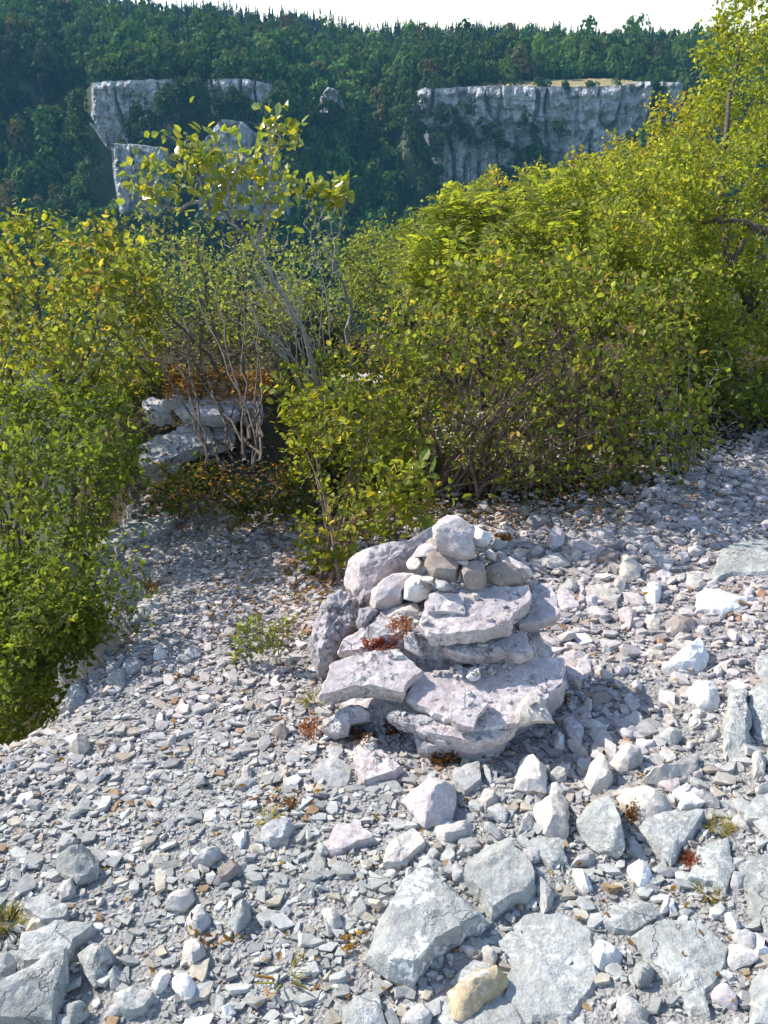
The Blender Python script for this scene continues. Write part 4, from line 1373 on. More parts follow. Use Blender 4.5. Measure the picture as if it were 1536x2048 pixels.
def medium_stones():
    rng = np.random.default_rng(31)
    tp = []
    for k in range(14):
        SEED[0] += 1
        r2 = np.random.default_rng(900 + k)
        m = r2.integers(5, 8)
        a = np.sort(r2.uniform(0, 6.28, m)) if k % 3 else np.arange(m) / m * 6.28 + r2.uniform(-.3, .3, m)
        rr = r2.uniform(0.7, 1.1, m)
        el = r2.uniform(0.5, 0.85)
        P = np.stack([np.cos(a) * rr, np.sin(a) * rr * el, 0 * a], 1) * 0.05
        V, Q, T = rock_verts(P, (0, 0, 1), 0.05 * r2.uniform(0.3, 0.55), 0.018, r2, 0.006, 0.0018, 0.66, 0.2, 4, 0.65, 0.5)
        V = V * 20.0
        V -= (V.max(0) + V.min(0)) / 2
        tp.append((V, Q, T))
    groups = [
        ('fist sized grey limestone chip loose in the scree', 'fist sized chips in the scree', 'grey'),
        ('fist sized lilac limestone chip loose in the scree', 'lilac chips in the scree', 'pink'),
        ('fist sized cream limestone chip loose in the scree', 'cream chips in the scree', 'beige'),
        ('fist sized blue grey limestone chip loose in the gravel', 'blue grey chips in the gravel', 'cool')]
    meshes = {}
    for gi, (_, _, mt) in enumerate(groups):
        for k, (V, Q, T) in enumerate(tp):
            me = mesh_np('stone', V, [Q, T], M[mt], smooth_shade=True)
            me.set_sharp_from_angle(angle=R(28))
            meshes[(gi, k)] = me
    pts = []
    x, y = scatter_xy(6000, rng, y0=1.15, y1=4.2)
    fl = in_flat(x, y)
    for k in range(len(x)):
        if fl[k]:
            continue
        u = 768 + F_PX * x[k] / (y[k] * CP + CAM_Z * SP)
        right = u > 820
        if y[k] > 3.45 and x[k] < 0.9:
            continue
        if 600 < u < 1140 and 1.95 < y[k] < 2.85:
            continue
        d = 0.05 if right else 0.085
        if not right and rng.uniform() < 0.6:
            continue
        if all((x[k] - q[0]) ** 2 + (y[k] - q[1]) ** 2 > d * d for q in pts):
            pts.append((x[k], y[k], right))
        if len(pts) >= 285:
            break
    for (px, py, right) in pts:
        k = rng.uniform()
        if py < 1.9 and not right:
            gi = 3 if k < .6 else (0 if k < .85 else 2)
        elif right and py > 1.9:
            gi = 1 if k < .5 else (2 if k < .8 else 0)
        else:
            gi = 0 if k < .6 else (1 if k < .75 else 2)
        s = rng.uniform(0.02, 0.042) * (1.15 if right else 0.9)
        o = link('stone', meshes[(gi, int(rng.integers(14)))])
        o.location = (px, py, float(gz(px, py)[0]) + s * 0.25)
        o.scale = (s, s * rng.uniform(0.75, 1.1), s * rng.uniform(0.7, 1.1))
        o.rotation_euler = (rng.normal(0, 0.3), rng.normal(0, 0.3), rng.uniform(0, 6.28))
        tag(o, groups[gi][0], 'stone', groups[gi][1])


medium_stones()
# ================================================================ PLANTS
def tube(acc, pts, r0, r1, sides=5):
    pts = np.asarray(pts, float)
    n = len(pts)
    d = np.gradient(pts, axis=0)
    d /= np.linalg.norm(d, axis=1)[:, None] + 1e-9
    up = np.array([0.31, 0.2, 0.93]) if abs(d[0] @ np.array([0.31, 0.2, 0.93])) < 0.9 else np.array([1.0, 0, 0])
    a = np.cross(d, up)
    a /= np.linalg.norm(a, axis=1)[:, None] + 1e-9
    b = np.cross(d, a)
    th = np.arange(sides) / sides * 2 * math.pi
    r = np.linspace(r0, r1, n)
    v = pts[:, None] + r[:, None, None] * (np.cos(th)[None, :, None] * a[:, None] + np.sin(th)[None, :, None] * b[:, None])
    i = np.arange(n * sides).reshape(n, sides)
    q = np.stack([i[:-1], np.roll(i[:-1], -1, 1), np.roll(i[1:], -1, 1), i[1:]], -1).reshape(-1, 4)
    acc['v'].append(v.reshape(-1, 3))
    acc['q'].append(q + acc['n'])
    acc['n'] += n * sides


def new_acc():
    return {'v': [], 'q': [], 'n': 0}


def leaf_mesh(pos, axis, nrm, size, width, col, rng, fold=0.25, curl=0.2):
    """six-point folded leaves: base, two shoulders each side, tip"""
    n = len(pos)
    axis = axis / (np.linalg.norm(axis, axis=1)[:, None] + 1e-9)
    side = np.cross(nrm, axis)
    side /= np.linalg.norm(side, axis=1)[:, None] + 1e-9
    nn = np.cross(axis, side)
    L = size[:, None]
    W = (size * width)[:, None] * 0.5
    f = fold * W
    cu = curl * L * rng.uniform(-0.3, 1, (n, 1))
    p0 = pos
    p1 = pos + axis * L * 0.33 + side * W + nn * f
    p2 = pos + axis * L * 0.74 + side * W * 0.72 + nn * (f - cu * 0.5)
    p3 = pos + axis * L - nn * cu
    p4 = pos + axis * L * 0.74 - side * W * 0.72 + nn * (f - cu * 0.5)
    p5 = pos + axis * L * 0.33 - side * W + nn * f
    v = np.stack([p0, p1, p2, p3, p4, p5], 1).reshape(-1, 3)
    b = np.arange(n)[:, None] * 6
    q = np.vstack([b + np.array([[0, 1, 2, 3]]), b + np.array([[0, 3, 4, 5]])])
    c = np.repeat(col, 6, 0)
    return v, q, c


PAL = {
    'hazel': [((0.25, 0.275, 0.045), 3), ((0.155, 0.19, 0.035), 3.8), ((0.34, 0.29, 0.055), 0.8), ((0.29, 0.19, 0.065), 0.5), ((0.40, 0.41, 0.14), 1.2)],
    'maple': [((0.25, 0.26, 0.045), 3), ((0.16, 0.19, 0.035), 4), ((0.36, 0.29, 0.045), 0.8), ((0.34, 0.2, 0.06), 0.25), ((0.22, 0.235, 0.10), 1.8)],
    'green': [((0.15, 0.19, 0.03), 4), ((0.10, 0.14, 0.026), 3), ((0.22, 0.24, 0.04), 2)],
    'oak': [((0.27, 0.30, 0.045), 3), ((0.18, 0.22, 0.035), 2.5), ((0.37, 0.36, 0.06), 1.8), ((0.42, 0.31, 0.06), 0.5)],
    'oakyellow': [((0.36, 0.34, 0.05), 3), ((0.25, 0.27, 0.04), 2.5), ((0.45, 0.35, 0.06), 1.5), ((0.45, 0.25, 0.06), 0.5)],
    'ash': [((0.29, 0.32, 0.05), 4), ((0.20, 0.25, 0.04), 2.5), ((0.38, 0.37, 0.07), 1)],
    'greyish': [((0.176, 0.216, 0.072), 3), ((0.240, 0.264, 0.080), 2), ((0.128, 0.160, 0.048), 2)],
    'beam': [((0.221, 0.273, 0.046), 4), ((0.299, 0.312, 0.065), 2), ((0.429, 0.390, 0.039), 0.7), ((0.156, 0.208, 0.052), 2)],
    'lowbush': [((0.26, 0.27, 0.04), 3), ((0.17, 0.20, 0.03), 3), ((0.36, 0.29, 0.04), .8), ((0.14, 0.18, 0.03), 1.5)],
    'sedum': [((0.240, 0.045, 0.030), 3), ((0.300, 0.112, 0.068), 2), ((0.150, 0.038, 0.022), 1)],
    'sedumpink': [((0.320, 0.152, 0.104), 3), ((0.272, 0.096, 0.056), 2), ((0.240, 0.160, 0.096), 1)],
    'rusty': [((0.182, 0.070, 0.025), 3), ((0.140, 0.084, 0.028), 2), ((0.224, 0.126, 0.035), 1)],
    'litter': [((0.34, 0.165, 0.035), 3), ((0.22, 0.125, 0.04), 2), ((0.42, 0.25, 0.06), 1), ((0.120, 0.068, 0.038), 2)],
    'grass': [((0.40, 0.34, 0.17), 3), ((0.28, 0.26, 0.11), 2), ((0.5, 0.42, 0.26), 1)],
    'grassgreen': [((0.20, 0.21, 0.07), 3), ((0.30, 0.26, 0.12), 2), ((0.30, 0.19, 0.10), 1)],
    'ivy': [((0.078, 0.117, 0.026), 3), ((0.130, 0.156, 0.033), 2), ((0.182, 0.130, 0.039), 0.8)],
}


def pick_cols(pal, pos, rng, freq=5.0):
    cs = np.array([c for c, _ in PAL[pal]])
    w = np.array([x for _, x in PAL[pal]], float)
    w /= w.sum()
    k = rng.uniform(size=len(pos)) * 0.65 + 0.35 * np.clip(0.5 + 0.8 * noise(np.asarray(pos) * freq), 0, 0.999)
    cum = np.cumsum(w)
    i = np.clip(np.searchsorted(cum, k), 0, len(cs) - 1)
    return cs[i] * rng.uniform(0.8, 1.2, (len(pos), 1))


def sample_crown(poly, y0, y1, n, rng, gap=0.0, gfreq=4.0, yfun=None):
    poly = np.array(poly, float)
    lo, hi = poly.min(0), poly.max(0)
    out = []
    while len(out) < n:
        u = rng.uniform(lo[0], hi[0], 4 * n)
        v = rng.uniform(lo[1], hi[1], 4 * n)
        w = np.stack([u / 70.0, v / 70.0, 0 * u + poly[0, 0] * 0.01], 1)
        k = in_poly(u + 46 * fbm(w, 2), v + 46 * fbm(w + 31.7, 2), poly)
        u, v = u[k], v[k]
        e = np.clip(dist_poly(u, v, poly) / 90.0, 0.25, 1)
        ym, yr = (y0 + y1) / 2, (y1 - y0) / 2
        if yfun is not None:
            ym = yfun(u, v)
        y = ym + yr * e * rng.uniform(-1, 1, len(u)) ** 1
        for a, b, c in zip(u, v, y):
            out.append(ondepth(a, b, c))
        if gap and len(out):
            o = np.array(out)
            m = noise(o * gfreq) > (gap - 0.5)
            out = list(o[m])
    return np.array(out[:n])


def plant(name, label, cat, base, crowns, pal, bark='bark', group=None, stems=5, r0=0.012, leaf=0.04, width=0.7, lpt=12,
          leafmat='leaf', seed=1, gap=0.0, up=0.7, pinnate=False, twig_r=0.0016, stem_paths=None, droop=0.15, jitter=0.03,
          spread=0.4, leaf_tail=0.75, gfreq=4.0, dead=None, parts=('branches', 'foliage'), yfun=None, maxseg=0.5):
    """base: list of world points; crowns: list of (pixel polygon, y0, y1, number of twigs)"""
    rng = np.random.default_rng(seed)
    root = bpy.data.objects.new(name, None)
    COL.objects.link(root)
    base = [np.asarray(b, float) for b in base]
    root.location = base[0]
    root.empty_display_size = 0.1
    tag(root, label, cat, group)
    o0 = base[0]
    acc = new_acc()
    T = np.vstack([sample_crown(p, a, b, n, rng, gap, gfreq, yfun) for (p, a, b, n) in crowns])
    pool = []
    poolr = []

    def curve(p, q, n, bend):
        t = np.linspace(0, 1, n)[:, None]
        mid = rng.normal(size=3) * bend * np.linalg.norm(q - p)
        w = rng.normal(size=(n, 3)) * 0.02 * np.linalg.norm(q - p)
        w[0] = w[-1] = 0
        return p + (q - p) * t + mid * (t * (1 - t)) * 2 + w

    if stem_paths:
        for (path, ra, rb) in stem_paths:
            path = np.array(path)
            # smooth the given path
            k = max(6, len(path) * 4)
            tt = np.linspace(0, len(path) - 1, k)
            pp = np.stack([np.interp(tt, np.arange(len(path)), path[:, a]) for a in range(3)], 1)
            for _ in range(2):
                pp[1:-1] = pp[1:-1] * 0.5 + (pp[:-2] + pp[2:]) * 0.25
            pp[1:-1] += rng.normal(size=(k - 2, 3)) * 0.006
            tube(acc, pp, ra, rb, 7)
            pool += list(pp)
            poolr += list(np.linspace(ra, rb, k))
    for s in range(stems):
        b = base[s % len(base)] + np.append(rng.normal(size=2) * 0.03, 0)
        tg = T[rng.integers(len(T))]
        q = b + (tg - b) * rng.uniform(0.75, 1.0)
        ln = np.linalg.norm(q - b)
        k = max(6, int(ln / 0.08))
        t = np.linspace(0, 1, k)[:, None]
        # rises first, then leans outwards
        pp = b + (q - b) * t
        pp[:, :2] = b[:2] + (q - b)[:2] * (t ** 1.35)
        wob = np.cumsum(rng.normal(size=(k, 3)) * 0.014, 0)
        pp = pp + (wob - wob[-1] * t) * min(1, ln)
        tube(acc, pp, r0 * rng.uniform(.7, 1.1), twig_r * 1.5, 6)
        pool += list(pp[1:])
        poolr += list(np.linspace(r0, twig_r * 1.5, k)[1:])
    pool = np.array(pool)
    poolr = np.array(poolr)
    d0 = np.min(((T[:, None] - pool[None, ::2]) ** 2).sum(-1), 1)
    order = np.argsort(d0)
    LP, LA, LN = [], [], []
    for i in order:
        t = T[i]
        dv = t - pool
        dist = np.sqrt((dv ** 2).sum(1))
        pen = dist + 0.8 * np.clip(pool[:, 2] - t[2] + 0.02, 0, None)
        j = int(np.argmin(pen))
        p = pool[j]
        ln = np.linalg.norm(t - p)
        if ln < 0.01:
            continue
        k = 4 if ln < 0.2 else 6
        pp = curve(p, t, k, 0.12)
        ra = min(poolr[j] * 0.75, twig_r + 0.006 * ln)
        ra = max(ra, twig_r)
        tube(acc, pp, ra, twig_r * 0.6, 3 if ra < 0.003 else 5)
        pool = np.vstack([pool, pp[1:]])
        poolr = np.append(poolr, np.linspace(ra, twig_r * .6, k)[1:])
        tl = min(ln, 0.28) if ln > 0.05 else ln
        dirv = (pp[-1] - pp[-2])
        dirv /= np.linalg.norm(dirv) + 1e-9
        if pinnate:
            m = rng.integers(2, 5)
            for _ in range(m):
                st = pp[-1] - dirv * rng.uniform(0, 0.12)
                ra_dir = dirv * 0.5 + rng.normal(size=3) * 0.6 + np.array([0, 0, 0.15])
                ra_dir /= np.linalg.norm(ra_dir)
                RL = rng.uniform(0.12, 0.2)
                nl = 7
                tt = np.linspace(0.2, 1, nl)
                rp = st + ra_dir * RL * tt[:, None] + np.array([0, 0, -0.35 * RL]) * (tt[:, None] ** 2)
                tube(acc, np.vstack([st, rp[::2]]), 0.0009, 0.0006, 3)
                sd = np.cross(ra_dir, [0, 0, 1.0]) + rng.normal(size=3) * 0.1
                sd /= np.linalg.norm(sd)
                nl_ = np.cross(sd, ra_dir)
                nl_ *= np.sign(nl_[2] + 1e-6)
                for q_ in range(nl):
                    for sg in (-1, 1):
                        LP.append(rp[q_])
                        LA.append(sd * sg + ra_dir * 0.45 + np.array([0, 0, -0.2]))
                        LN.append(nl_ + rng.normal(size=3) * 0.12)
        else:
            nl = max(1, rng.poisson(lpt))
            f = 1 - rng.uniform(0, 1, nl) ** 1.1 * leaf_tail * (tl / max(ln, 1e-6))
            f = np.clip(f, 0.02, 1)
            ii = f * (k - 1)
            a = np.clip(ii.astype(int), 0, k - 2)
            w = (ii - a)[:, None]
            lp = pp[a] * (1 - w) + pp[a + 1] * w + rng.normal(size=(nl, 3)) * jitter
            ax = dirv[None] * 0.5 + rng.normal(size=(nl, 3)) * 0.8
            ax[:, 2] -= droop
            nn = np.array([0, 0, up])[None] + rng.normal(size=(nl, 3)) * spread
            LP += list(lp)
            LA += list(ax)
            LN += list(nn)
    V = np.vstack(acc['v']) - o0
    br = link(parts[0], mesh_np(parts[0], V, np.vstack(acc['q']), M[bark], smooth_shade=True), root)
    if LP:
        LP, LA, LN = np.array(LP), np.array(LA), np.array(LN)
        col = pick_cols(pal, LP, rng)
        size = leaf * (0.45 + 0.95 * rng.uniform(0, 1, len(LP)))
        v, q, c = leaf_mesh(LP, LA, LN, size, width, col, rng)
        link(parts[1], mesh_np(parts[1], v - o0, q, M[leafmat], c), root)
    return root


def G(u, v, dz=0.0):
    p = onz(u, v)
    for _ in range(3):
        p = onz(u, v, float(gz(p[0], p[1])[0]) + dz)
    return p


def D(u, v, y):
    return ondepth(u, v, y)


def gpt(x, y):
    return np.array([x, y, float(gz(x, y)[0])])


TP = ('trunk', 'crown')

# big round bush behind the cairn
plant('hazel_bush', 'broad yellowing bush with dense twigs right behind the cairn', 'bush',
      [gpt(0.42, 3.78), gpt(0.62, 3.85), gpt(0.25, 3.8), gpt(0.82, 3.95), gpt(1.05, 4.05)],
      [([(770, 600), (860, 560), (980, 530), (1120, 525), (1260, 545), (1360, 620), (1410, 730), (1420, 830), (1400, 900), (1330, 960), (1240, 1000), (1130, 1030), (1000, 1040), (880, 1010), (800, 960), (770, 860), (750, 720)], 3.5, 4.35, 1500), ([(850, 560), (960, 490), (1120, 480), (1280, 510), (1380, 600), (1300, 640), (900, 640)], 3.7, 4.5, 260)],
      'hazel', 'bark_red', stems=100, r0=0.008, leaf=0.026, width=0.72, lpt=5.6, seed=11, gap=0.30, up=0.5, spread=0.7, twig_r=0.0014, gfreq=7)
# low bush in front of it, left of the cairn
plant('low_bush', 'small yellow green bush with reddish stems growing at the left foot of the cairn mound', 'bush',
      [G(672, 1165), G(650, 1120), G(690, 1130)],
      [([(560, 1040), (620, 960), (720, 940), (850, 950), (880, 1000), (830, 1060), (740, 1090), (690, 1150), (640, 1150), (600, 1110)], 2.85, 3.25, 120),
       ([(540, 800), (640, 770), (760, 770), (830, 830), (860, 930), (800, 960), (640, 1000), (560, 960)], 3.1, 3.6, 210)],
      'lowbush', 'bark_red', stems=16, r0=0.007, leaf=0.027, width=0.68, lpt=7.5, seed=12, gap=0.34, gfreq=7, up=0.55, spread=0.55, twig_r=0.0012)
plant('low_bush', 'low yellow green bush between the ledge slabs and the broad yellowing bush', 'bush',
      [gpt(-0.25, 4.0), gpt(0.0, 4.0), gpt(0.15, 4.15)],
      [([(520, 760), (620, 700), (760, 690), (860, 700), (870, 860), (800, 940), (660, 930), (560, 880)], 3.7, 4.3, 260)],
      'hazel', 'bark_red', stems=18, r0=0.007, leaf=0.026, width=0.68, lpt=9.5, seed=13, gap=0.2, gfreq=6, up=0.5, spread=0.6)
# broad leaved sprig beside the top stone
plant('young_whitebeam', 'young shoot with large pale green leaves beside the top stone of the cairn', 'young tree',
      [gpt(0.03, 3.35)], [([(715, 960), (760, 935), (860, 930), (880, 970), (850, 1010), (790, 1035), (730, 1020)], 3.05, 3.25, 16)],
      'beam', 'bark', stems=3, r0=0.005, leaf=0.06, width=0.55, lpt=4.5, leafmat='leaf_gloss', seed=14, up=0.8, jitter=0.02)
# tall whitebeam sapling
wb = gpt(-0.22, 4.0)
Yw = 3.75
plant('whitebeam_tree', 'slender grey whitebeam leaning left with large leaves only at its top', 'tree', [wb],
      [([(265, 300), (330, 290), (350, 350), (330, 470), (280, 440)], 3.55, 4.0, 34),
       ([(335, 265), (420, 265), (440, 340), (400, 420), (350, 350)], 3.55, 4.0, 34),
       ([(420, 285), (500, 265), (530, 350), (480, 420), (420, 370)], 3.55, 4.0, 34),
       ([(510, 225), (555, 222), (580, 320), (560, 400), (520, 350), (490, 300)], 3.55, 4.0, 34),
       ([(400, 370), (540, 360), (560, 460), (420, 470)], 3.55, 4.0, 24)],
      'beam', 'bark_grey', stems=0, leaf=0.036, width=0.62, lpt=5, leafmat='leaf_gloss', seed=15, up=0.6, spread=0.8, jitter=0.035, twig_r=0.0018,
      parts=TP, leaf_tail=0.9,
      stem_paths=[([wb, D(622, 700, 3.9), D(590, 625, 3.85), D(545, 560, 3.8), D(518, 485, Yw), D(465, 445, Yw), D(420, 395, Yw), D(380, 330, Yw), D(360, 285, Yw)], 0.0115, 0.002),
                  ([D(518, 485, Yw), D(530, 430, Yw), D(545, 370, 3.7), D(540, 300, 3.7), D(535, 245, 3.7)], 0.008, 0.002),
                  ([D(465, 445, Yw), D(455, 380, 3.7), D(480, 320, 3.7)], 0.008, 0.002),
                  ([D(420, 395, Yw), D(350, 420, 3.8), D(305, 400, 3.8), D(290, 320, 3.8)], 0.008, 0.002)])
wb2 = gpt(0.0, 4.55)
plant('whitebeam_tree', 'thin whitebeam stem with one tuft of leaves beside the taller leaning one', 'tree', [wb2],
      [([(565, 365), (600, 350), (645, 345), (640, 400), (590, 410)], 4.3, 4.6, 12),
       ([(640, 350), (690, 380), (702, 420), (660, 430), (630, 400)], 4.3, 4.6, 12)],
      'beam', 'bark_grey', stems=0, leaf=0.037, width=0.62, lpt=9, leafmat='leaf_gloss', seed=16, up=0.6, spread=0.6, jitter=0.02, parts=TP, leaf_tail=0.5,
      stem_paths=[([wb2, D(705, 740, 4.5), D(693, 680, 4.5), D(703, 600, 4.5), D(668, 540, 4.45), D(675, 470, 4.45), D(690, 400, 4.4)], 0.014, 0.003),
                  ([D(668, 540, 4.45), D(640, 480, 4.45), D(625, 420, 4.45), D(610, 370, 4.4)], 0.007, 0.002)])
plant('whitebeam_tree', 'leafless grey upright twigs between the two whitebeam tops', 'young tree', [gpt(-0.2, 4.15), gpt(-0.1, 4.2), gpt(-0.3, 4.2)],
      [([(600, 440), (660, 400), (690, 470), (680, 700), (600, 700)], 3.9, 4.3, 110), ([(440, 460), (600, 470), (660, 700), (560, 740), (440, 660)], 3.9, 4.3, 150)],
      'greyish', 'bark_pale', stems=26, r0=0.004, leaf=0.018, lpt=1.6, seed=17, twig_r=0.0012)
# bare twiggy shrub in front of the ledge slabs
bt = [G(490, 925), G(470, 900), G(440, 930), G(500, 880), G(520, 910)]
Yb = 4.15
plant('twiggy_shrub', 'half bare grey shrub with many thin twigs in front of the ledge slabs', 'shrub', bt,
      [([(130, 560), (190, 440), (220, 430), (300, 500), (330, 640), (290, 740), (200, 680)], 3.95, 4.3, 150),
       ([(290, 440), (400, 420), (520, 440), (580, 560), (580, 680), (520, 780), (420, 800), (330, 780), (270, 600)], 4.0, 4.6, 420)],
      'greyish', 'bark', stems=16, r0=0.006, leaf=0.018, width=0.5, lpt=3.2, seed=18, twig_r=0.0013, gap=0.2,
      stem_paths=[([bt[0], D(480, 830, Yb), D(455, 740, Yb), D(420, 640, Yb), D(400, 540, Yb), D(395, 460, Yb)], 0.010, 0.002),
                  ([bt[1], D(400, 860, Yb), D(345, 830, 4.1), D(290, 740, 4.1), D(210, 650, 4.05), D(150, 580, 4.0)], 0.010, 0.002),
                  ([D(480, 830, Yb), D(440, 740, Yb), D(360, 650, Yb), D(300, 580, Yb), D(260, 500, Yb)], 0.010, 0.002),
                  ([bt[3], D(490, 780, Yb), D(480, 680, Yb), D(475, 560, Yb), D(470, 470, Yb)], 0.009, 0.002),
                  ([bt[2], D(400, 800, 4.1), D(398, 700, 4.1), D(405, 600, 4.1)], 0.007, 0.002)])
# left hand bushes and trees hanging over the edge
ml = np.array([-1.75, 4.3, -0.5])
plant('maple_tree', 'field maple turning yellow at the left edge of the picture', 'tree', [ml],
      [([(-80, 440), (0, 445), (60, 430), (120, 445), (180, 460), (240, 450), (300, 520), (330, 640), (300, 780), (200, 800), (-80, 820)], 3.3, 4.9, 700)],
      'maple', 'bark', stems=10, r0=0.014, leaf=0.025, width=0.85, lpt=10, seed=19, gap=0.5, gfreq=6, up=0.45, spread=0.7, parts=TP,
      stem_paths=[([ml, D(140, 850, 3.9), D(125, 770, 3.9), D(90, 690, 3.9), D(75, 590, 3.9), D(60, 500, 3.9)], 0.024, 0.005),
                  ([D(130, 790, 3.9), D(180, 700, 3.9), D(200, 600, 3.9), D(210, 520, 3.95)], 0.014, 0.003)])
mg = np.array([-1.55, 3.5, -0.9])
plant('maple_tree', 'green leafy tree filling the drop below the yellow maple', 'tree', [mg],
      [([(-80, 790), (120, 770), (240, 760), (285, 860), (290, 980), (240, 1030), (215, 1100), (150, 1180), (-80, 1200)], 2.9, 3.7, 620)],
      'green', 'bark', stems=10, r0=0.014, leaf=0.024, width=0.62, lpt=11.5, seed=20, gap=0.40, gfreq=6.5, up=0.45, spread=0.65, parts=TP,
      stem_paths=[([mg, D(150, 1000, 3.4), D(135, 900, 3.4), D(140, 820, 3.4)], 0.018, 0.005)])
mh = np.array([-1.35, 2.75, -0.95])
plant('maple_tree', 'dark green leafy shrub pressed against the lip of the cliff', 'shrub', [mh],
      [([(-80, 1150), (100, 1130), (190, 1160), (215, 1240), (150, 1310), (110, 1350), (95, 1410), (60, 1460), (-80, 1530)], 2.35, 2.95, 700)],
      'green', 'bark', stems=8, r0=0.010, leaf=0.022, width=0.7, lpt=11, seed=22, gap=0.26, gfreq=7, up=0.45, spread=0.65)
eb = [G(205, 1270), G(190, 1275)]
plant('edge_shrub', 'small crooked shrub with bare forked stems on the cliff edge', 'shrub', eb,
      [([(60, 1090), (110, 1030), (180, 1010), (200, 1080), (250, 1070), (300, 1110), (300, 1180), (240, 1270), (150, 1280), (100, 1200)], 2.5, 2.9, 75)],
      'green', 'bark_grey', stems=5, r0=0.008, leaf=0.024, width=0.5, lpt=5.5, seed=23, gap=0.2, gfreq=6, twig_r=0.0012,
      stem_paths=[([eb[0], D(205, 1210, 2.68), D(225, 1130, 2.72), D(245, 1060, 2.75), D(262, 1010, 2.78)], 0.010, 0.004),
                  ([eb[1], D(175, 1180, 2.66), D(120, 1110, 2.66), D(105, 1080, 2.7)], 0.010, 0.004),
                  ([D(175, 1180, 2.66), D(172, 1230, 2.66), eb[1]], 0.009, 0.009),
                  ([D(245, 1060, 2.75), D(255, 1030, 2.75), D(248, 1005, 2.75)], 0.004, 0.002)])
# hedge behind the whitebeams
plant('grey_shrub', 'dull grey green shrub standing behind the whitebeam stems', 'shrub', [gpt(0.15, 5.6), gpt(-0.3, 5.6), gpt(0.5, 5.7)],
      [([(560, 540), (640, 510), (720, 470), (800, 430), (880, 440), (900, 560), (860, 700), (740, 760), (580, 760)], 5.3, 6.2, 700)],
      'greyish', 'bark', stems=18, r0=0.010, leaf=0.026, width=0.55, lpt=8, seed=24, gap=0.25, up=0.5, spread=0.6)
plant('grey_shrub', 'dull olive shrub behind the half bare twiggy shrub', 'shrub', [gpt(-1.05, 5.3), gpt(-0.8, 5.4), gpt(-0.6, 5.4)],
      [([(200, 560), (260, 480), (330, 470), (450, 480), (560, 500), (640, 560), (660, 700), (560, 770), (420, 780), (250, 790), (200, 700)], 4.5, 5.6, 1000)],
      'greyish', 'bark', stems=22, r0=0.009, leaf=0.024, width=0.55, lpt=7.5, seed=25, gap=0.22, up=0.5, spread=0.6)
# pinnate leaved tree
plant('ash_tree', 'bright ash sapling with feathery leaves above the broad yellowing bush', 'tree', [gpt(0.55, 5.0), gpt(0.8, 5.1), gpt(1.1, 5.1)],
      [([(800, 470), (900, 420), (1000, 380), (1080, 360), (1160, 390), (1170, 500), (1120, 600), (980, 620), (840, 600), (790, 560)], 4.5, 5.6, 380)],
      'ash', 'bark', stems=16, r0=0.011, leaf=0.033, width=0.36, pinnate=True, seed=26, gap=0.2, up=0.7, parts=TP)
# bank of scrub climbing to the right, behind
def bank_y(u, v):
    return 6.9 + 0.0 * u


plant('oak_scrub', 'olive scrub with golden leaf tips along the top of the bank', 'shrub', [np.array([0.9, 7.0, -0.6]), np.array([1.6, 7.2, -0.5]), np.array([2.3, 7.4, -0.4])],
      [([(880, 400), (960, 380), (1050, 340), (1120, 330), (1200, 270), (1290, 250), (1360, 200), (1420, 190), (1450, 330), (1420, 520), (1250, 560), (1050, 480), (900, 470)], 6.2, 7.6, 950)],
      'oakyellow', 'bark', stems=26, r0=0.014, leaf=0.029, width=0.62, lpt=13, seed=27, gap=0.22, gfreq=3, up=0.5, spread=0.65)
plant('oak_scrub', 'pale green scrub low on the bank beyond the grey green shrub', 'shrub', [np.array([0.3, 6.6, -0.4]), np.array([0.7, 6.8, -0.4])],
      [([(680, 500), (740, 460), (800, 470), (850, 430), (890, 400), (960, 420), (990, 520), (900, 600), (760, 600), (690, 570)], 6.0, 7.0, 360)],
      'greyish', 'bark', stems=14, r0=0.010, leaf=0.032, width=0.6, lpt=8, seed=28, gap=0.25, gfreq=3.5, up=0.5, spread=0.6)
plant('oak_scrub', 'sunlit yellow green scrub joining the broad bush to the oaks behind it', 'shrub', [gpt(0.9, 4.7), gpt(1.2, 4.7), gpt(1.5, 4.8), gpt(0.6, 4.6)],
      [([(880, 560), (980, 500), (1100, 470), (1220, 450), (1340, 470), (1440, 540), (1480, 640), (1440, 740), (1360, 700), (1200, 620), (1000, 620)], 4.3, 5.0, 700)],
      'oak', 'bark', stems=30, r0=0.009, leaf=0.026, width=0.6, lpt=9, seed=41, gap=0.26, gfreq=5, up=0.5, spread=0.7)
# tall oak at the right
ok = gpt(2.55, 5.3)
plant('oak_tree', 'tall oak reaching above the skyline at the right edge of the picture', 'tree', [ok, gpt(2.2, 5.2)],
      [([(1460, -60), (1640, -60), (1640, 250), (1480, 280), (1400, 230), (1390, 170), (1420, 100), (1440, 40)], 5.6, 6.8, 330),
       ([(1380, 260), (1480, 230), (1640, 230), (1640, 560), (1400, 540), (1300, 450), (1320, 340)], 5.0, 6.4, 620),
       ([(1330, 500), (1450, 520), (1640, 540), (1640, 860), (1500, 880), (1420, 830), (1360, 700)], 4.6, 5.6, 520)],
      'oak', 'bark', stems=14, r0=0.02, leaf=0.028, width=0.6, lpt=15, seed=29, gap=0.26, gfreq=3.2, up=0.5, spread=0.65, parts=TP,
      stem_paths=[([ok, D(1530, 640, 5.2), D(1490, 590, 5.2), D(1460, 520, 5.3), D(1440, 420, 5.5), D(1450, 250, 5.8), D(1480, 80, 6.0)], 0.045, 0.008),
                  ([D(1536, 465, 5.2), D(1490, 440, 5.2), D(1420, 445, 5.2), D(1360, 430, 5.3)], 0.022, 0.006),
                  ([D(1460, 520, 5.3), D(1540, 400, 5.5), D(1580, 200, 5.8)], 0.022, 0.006)])
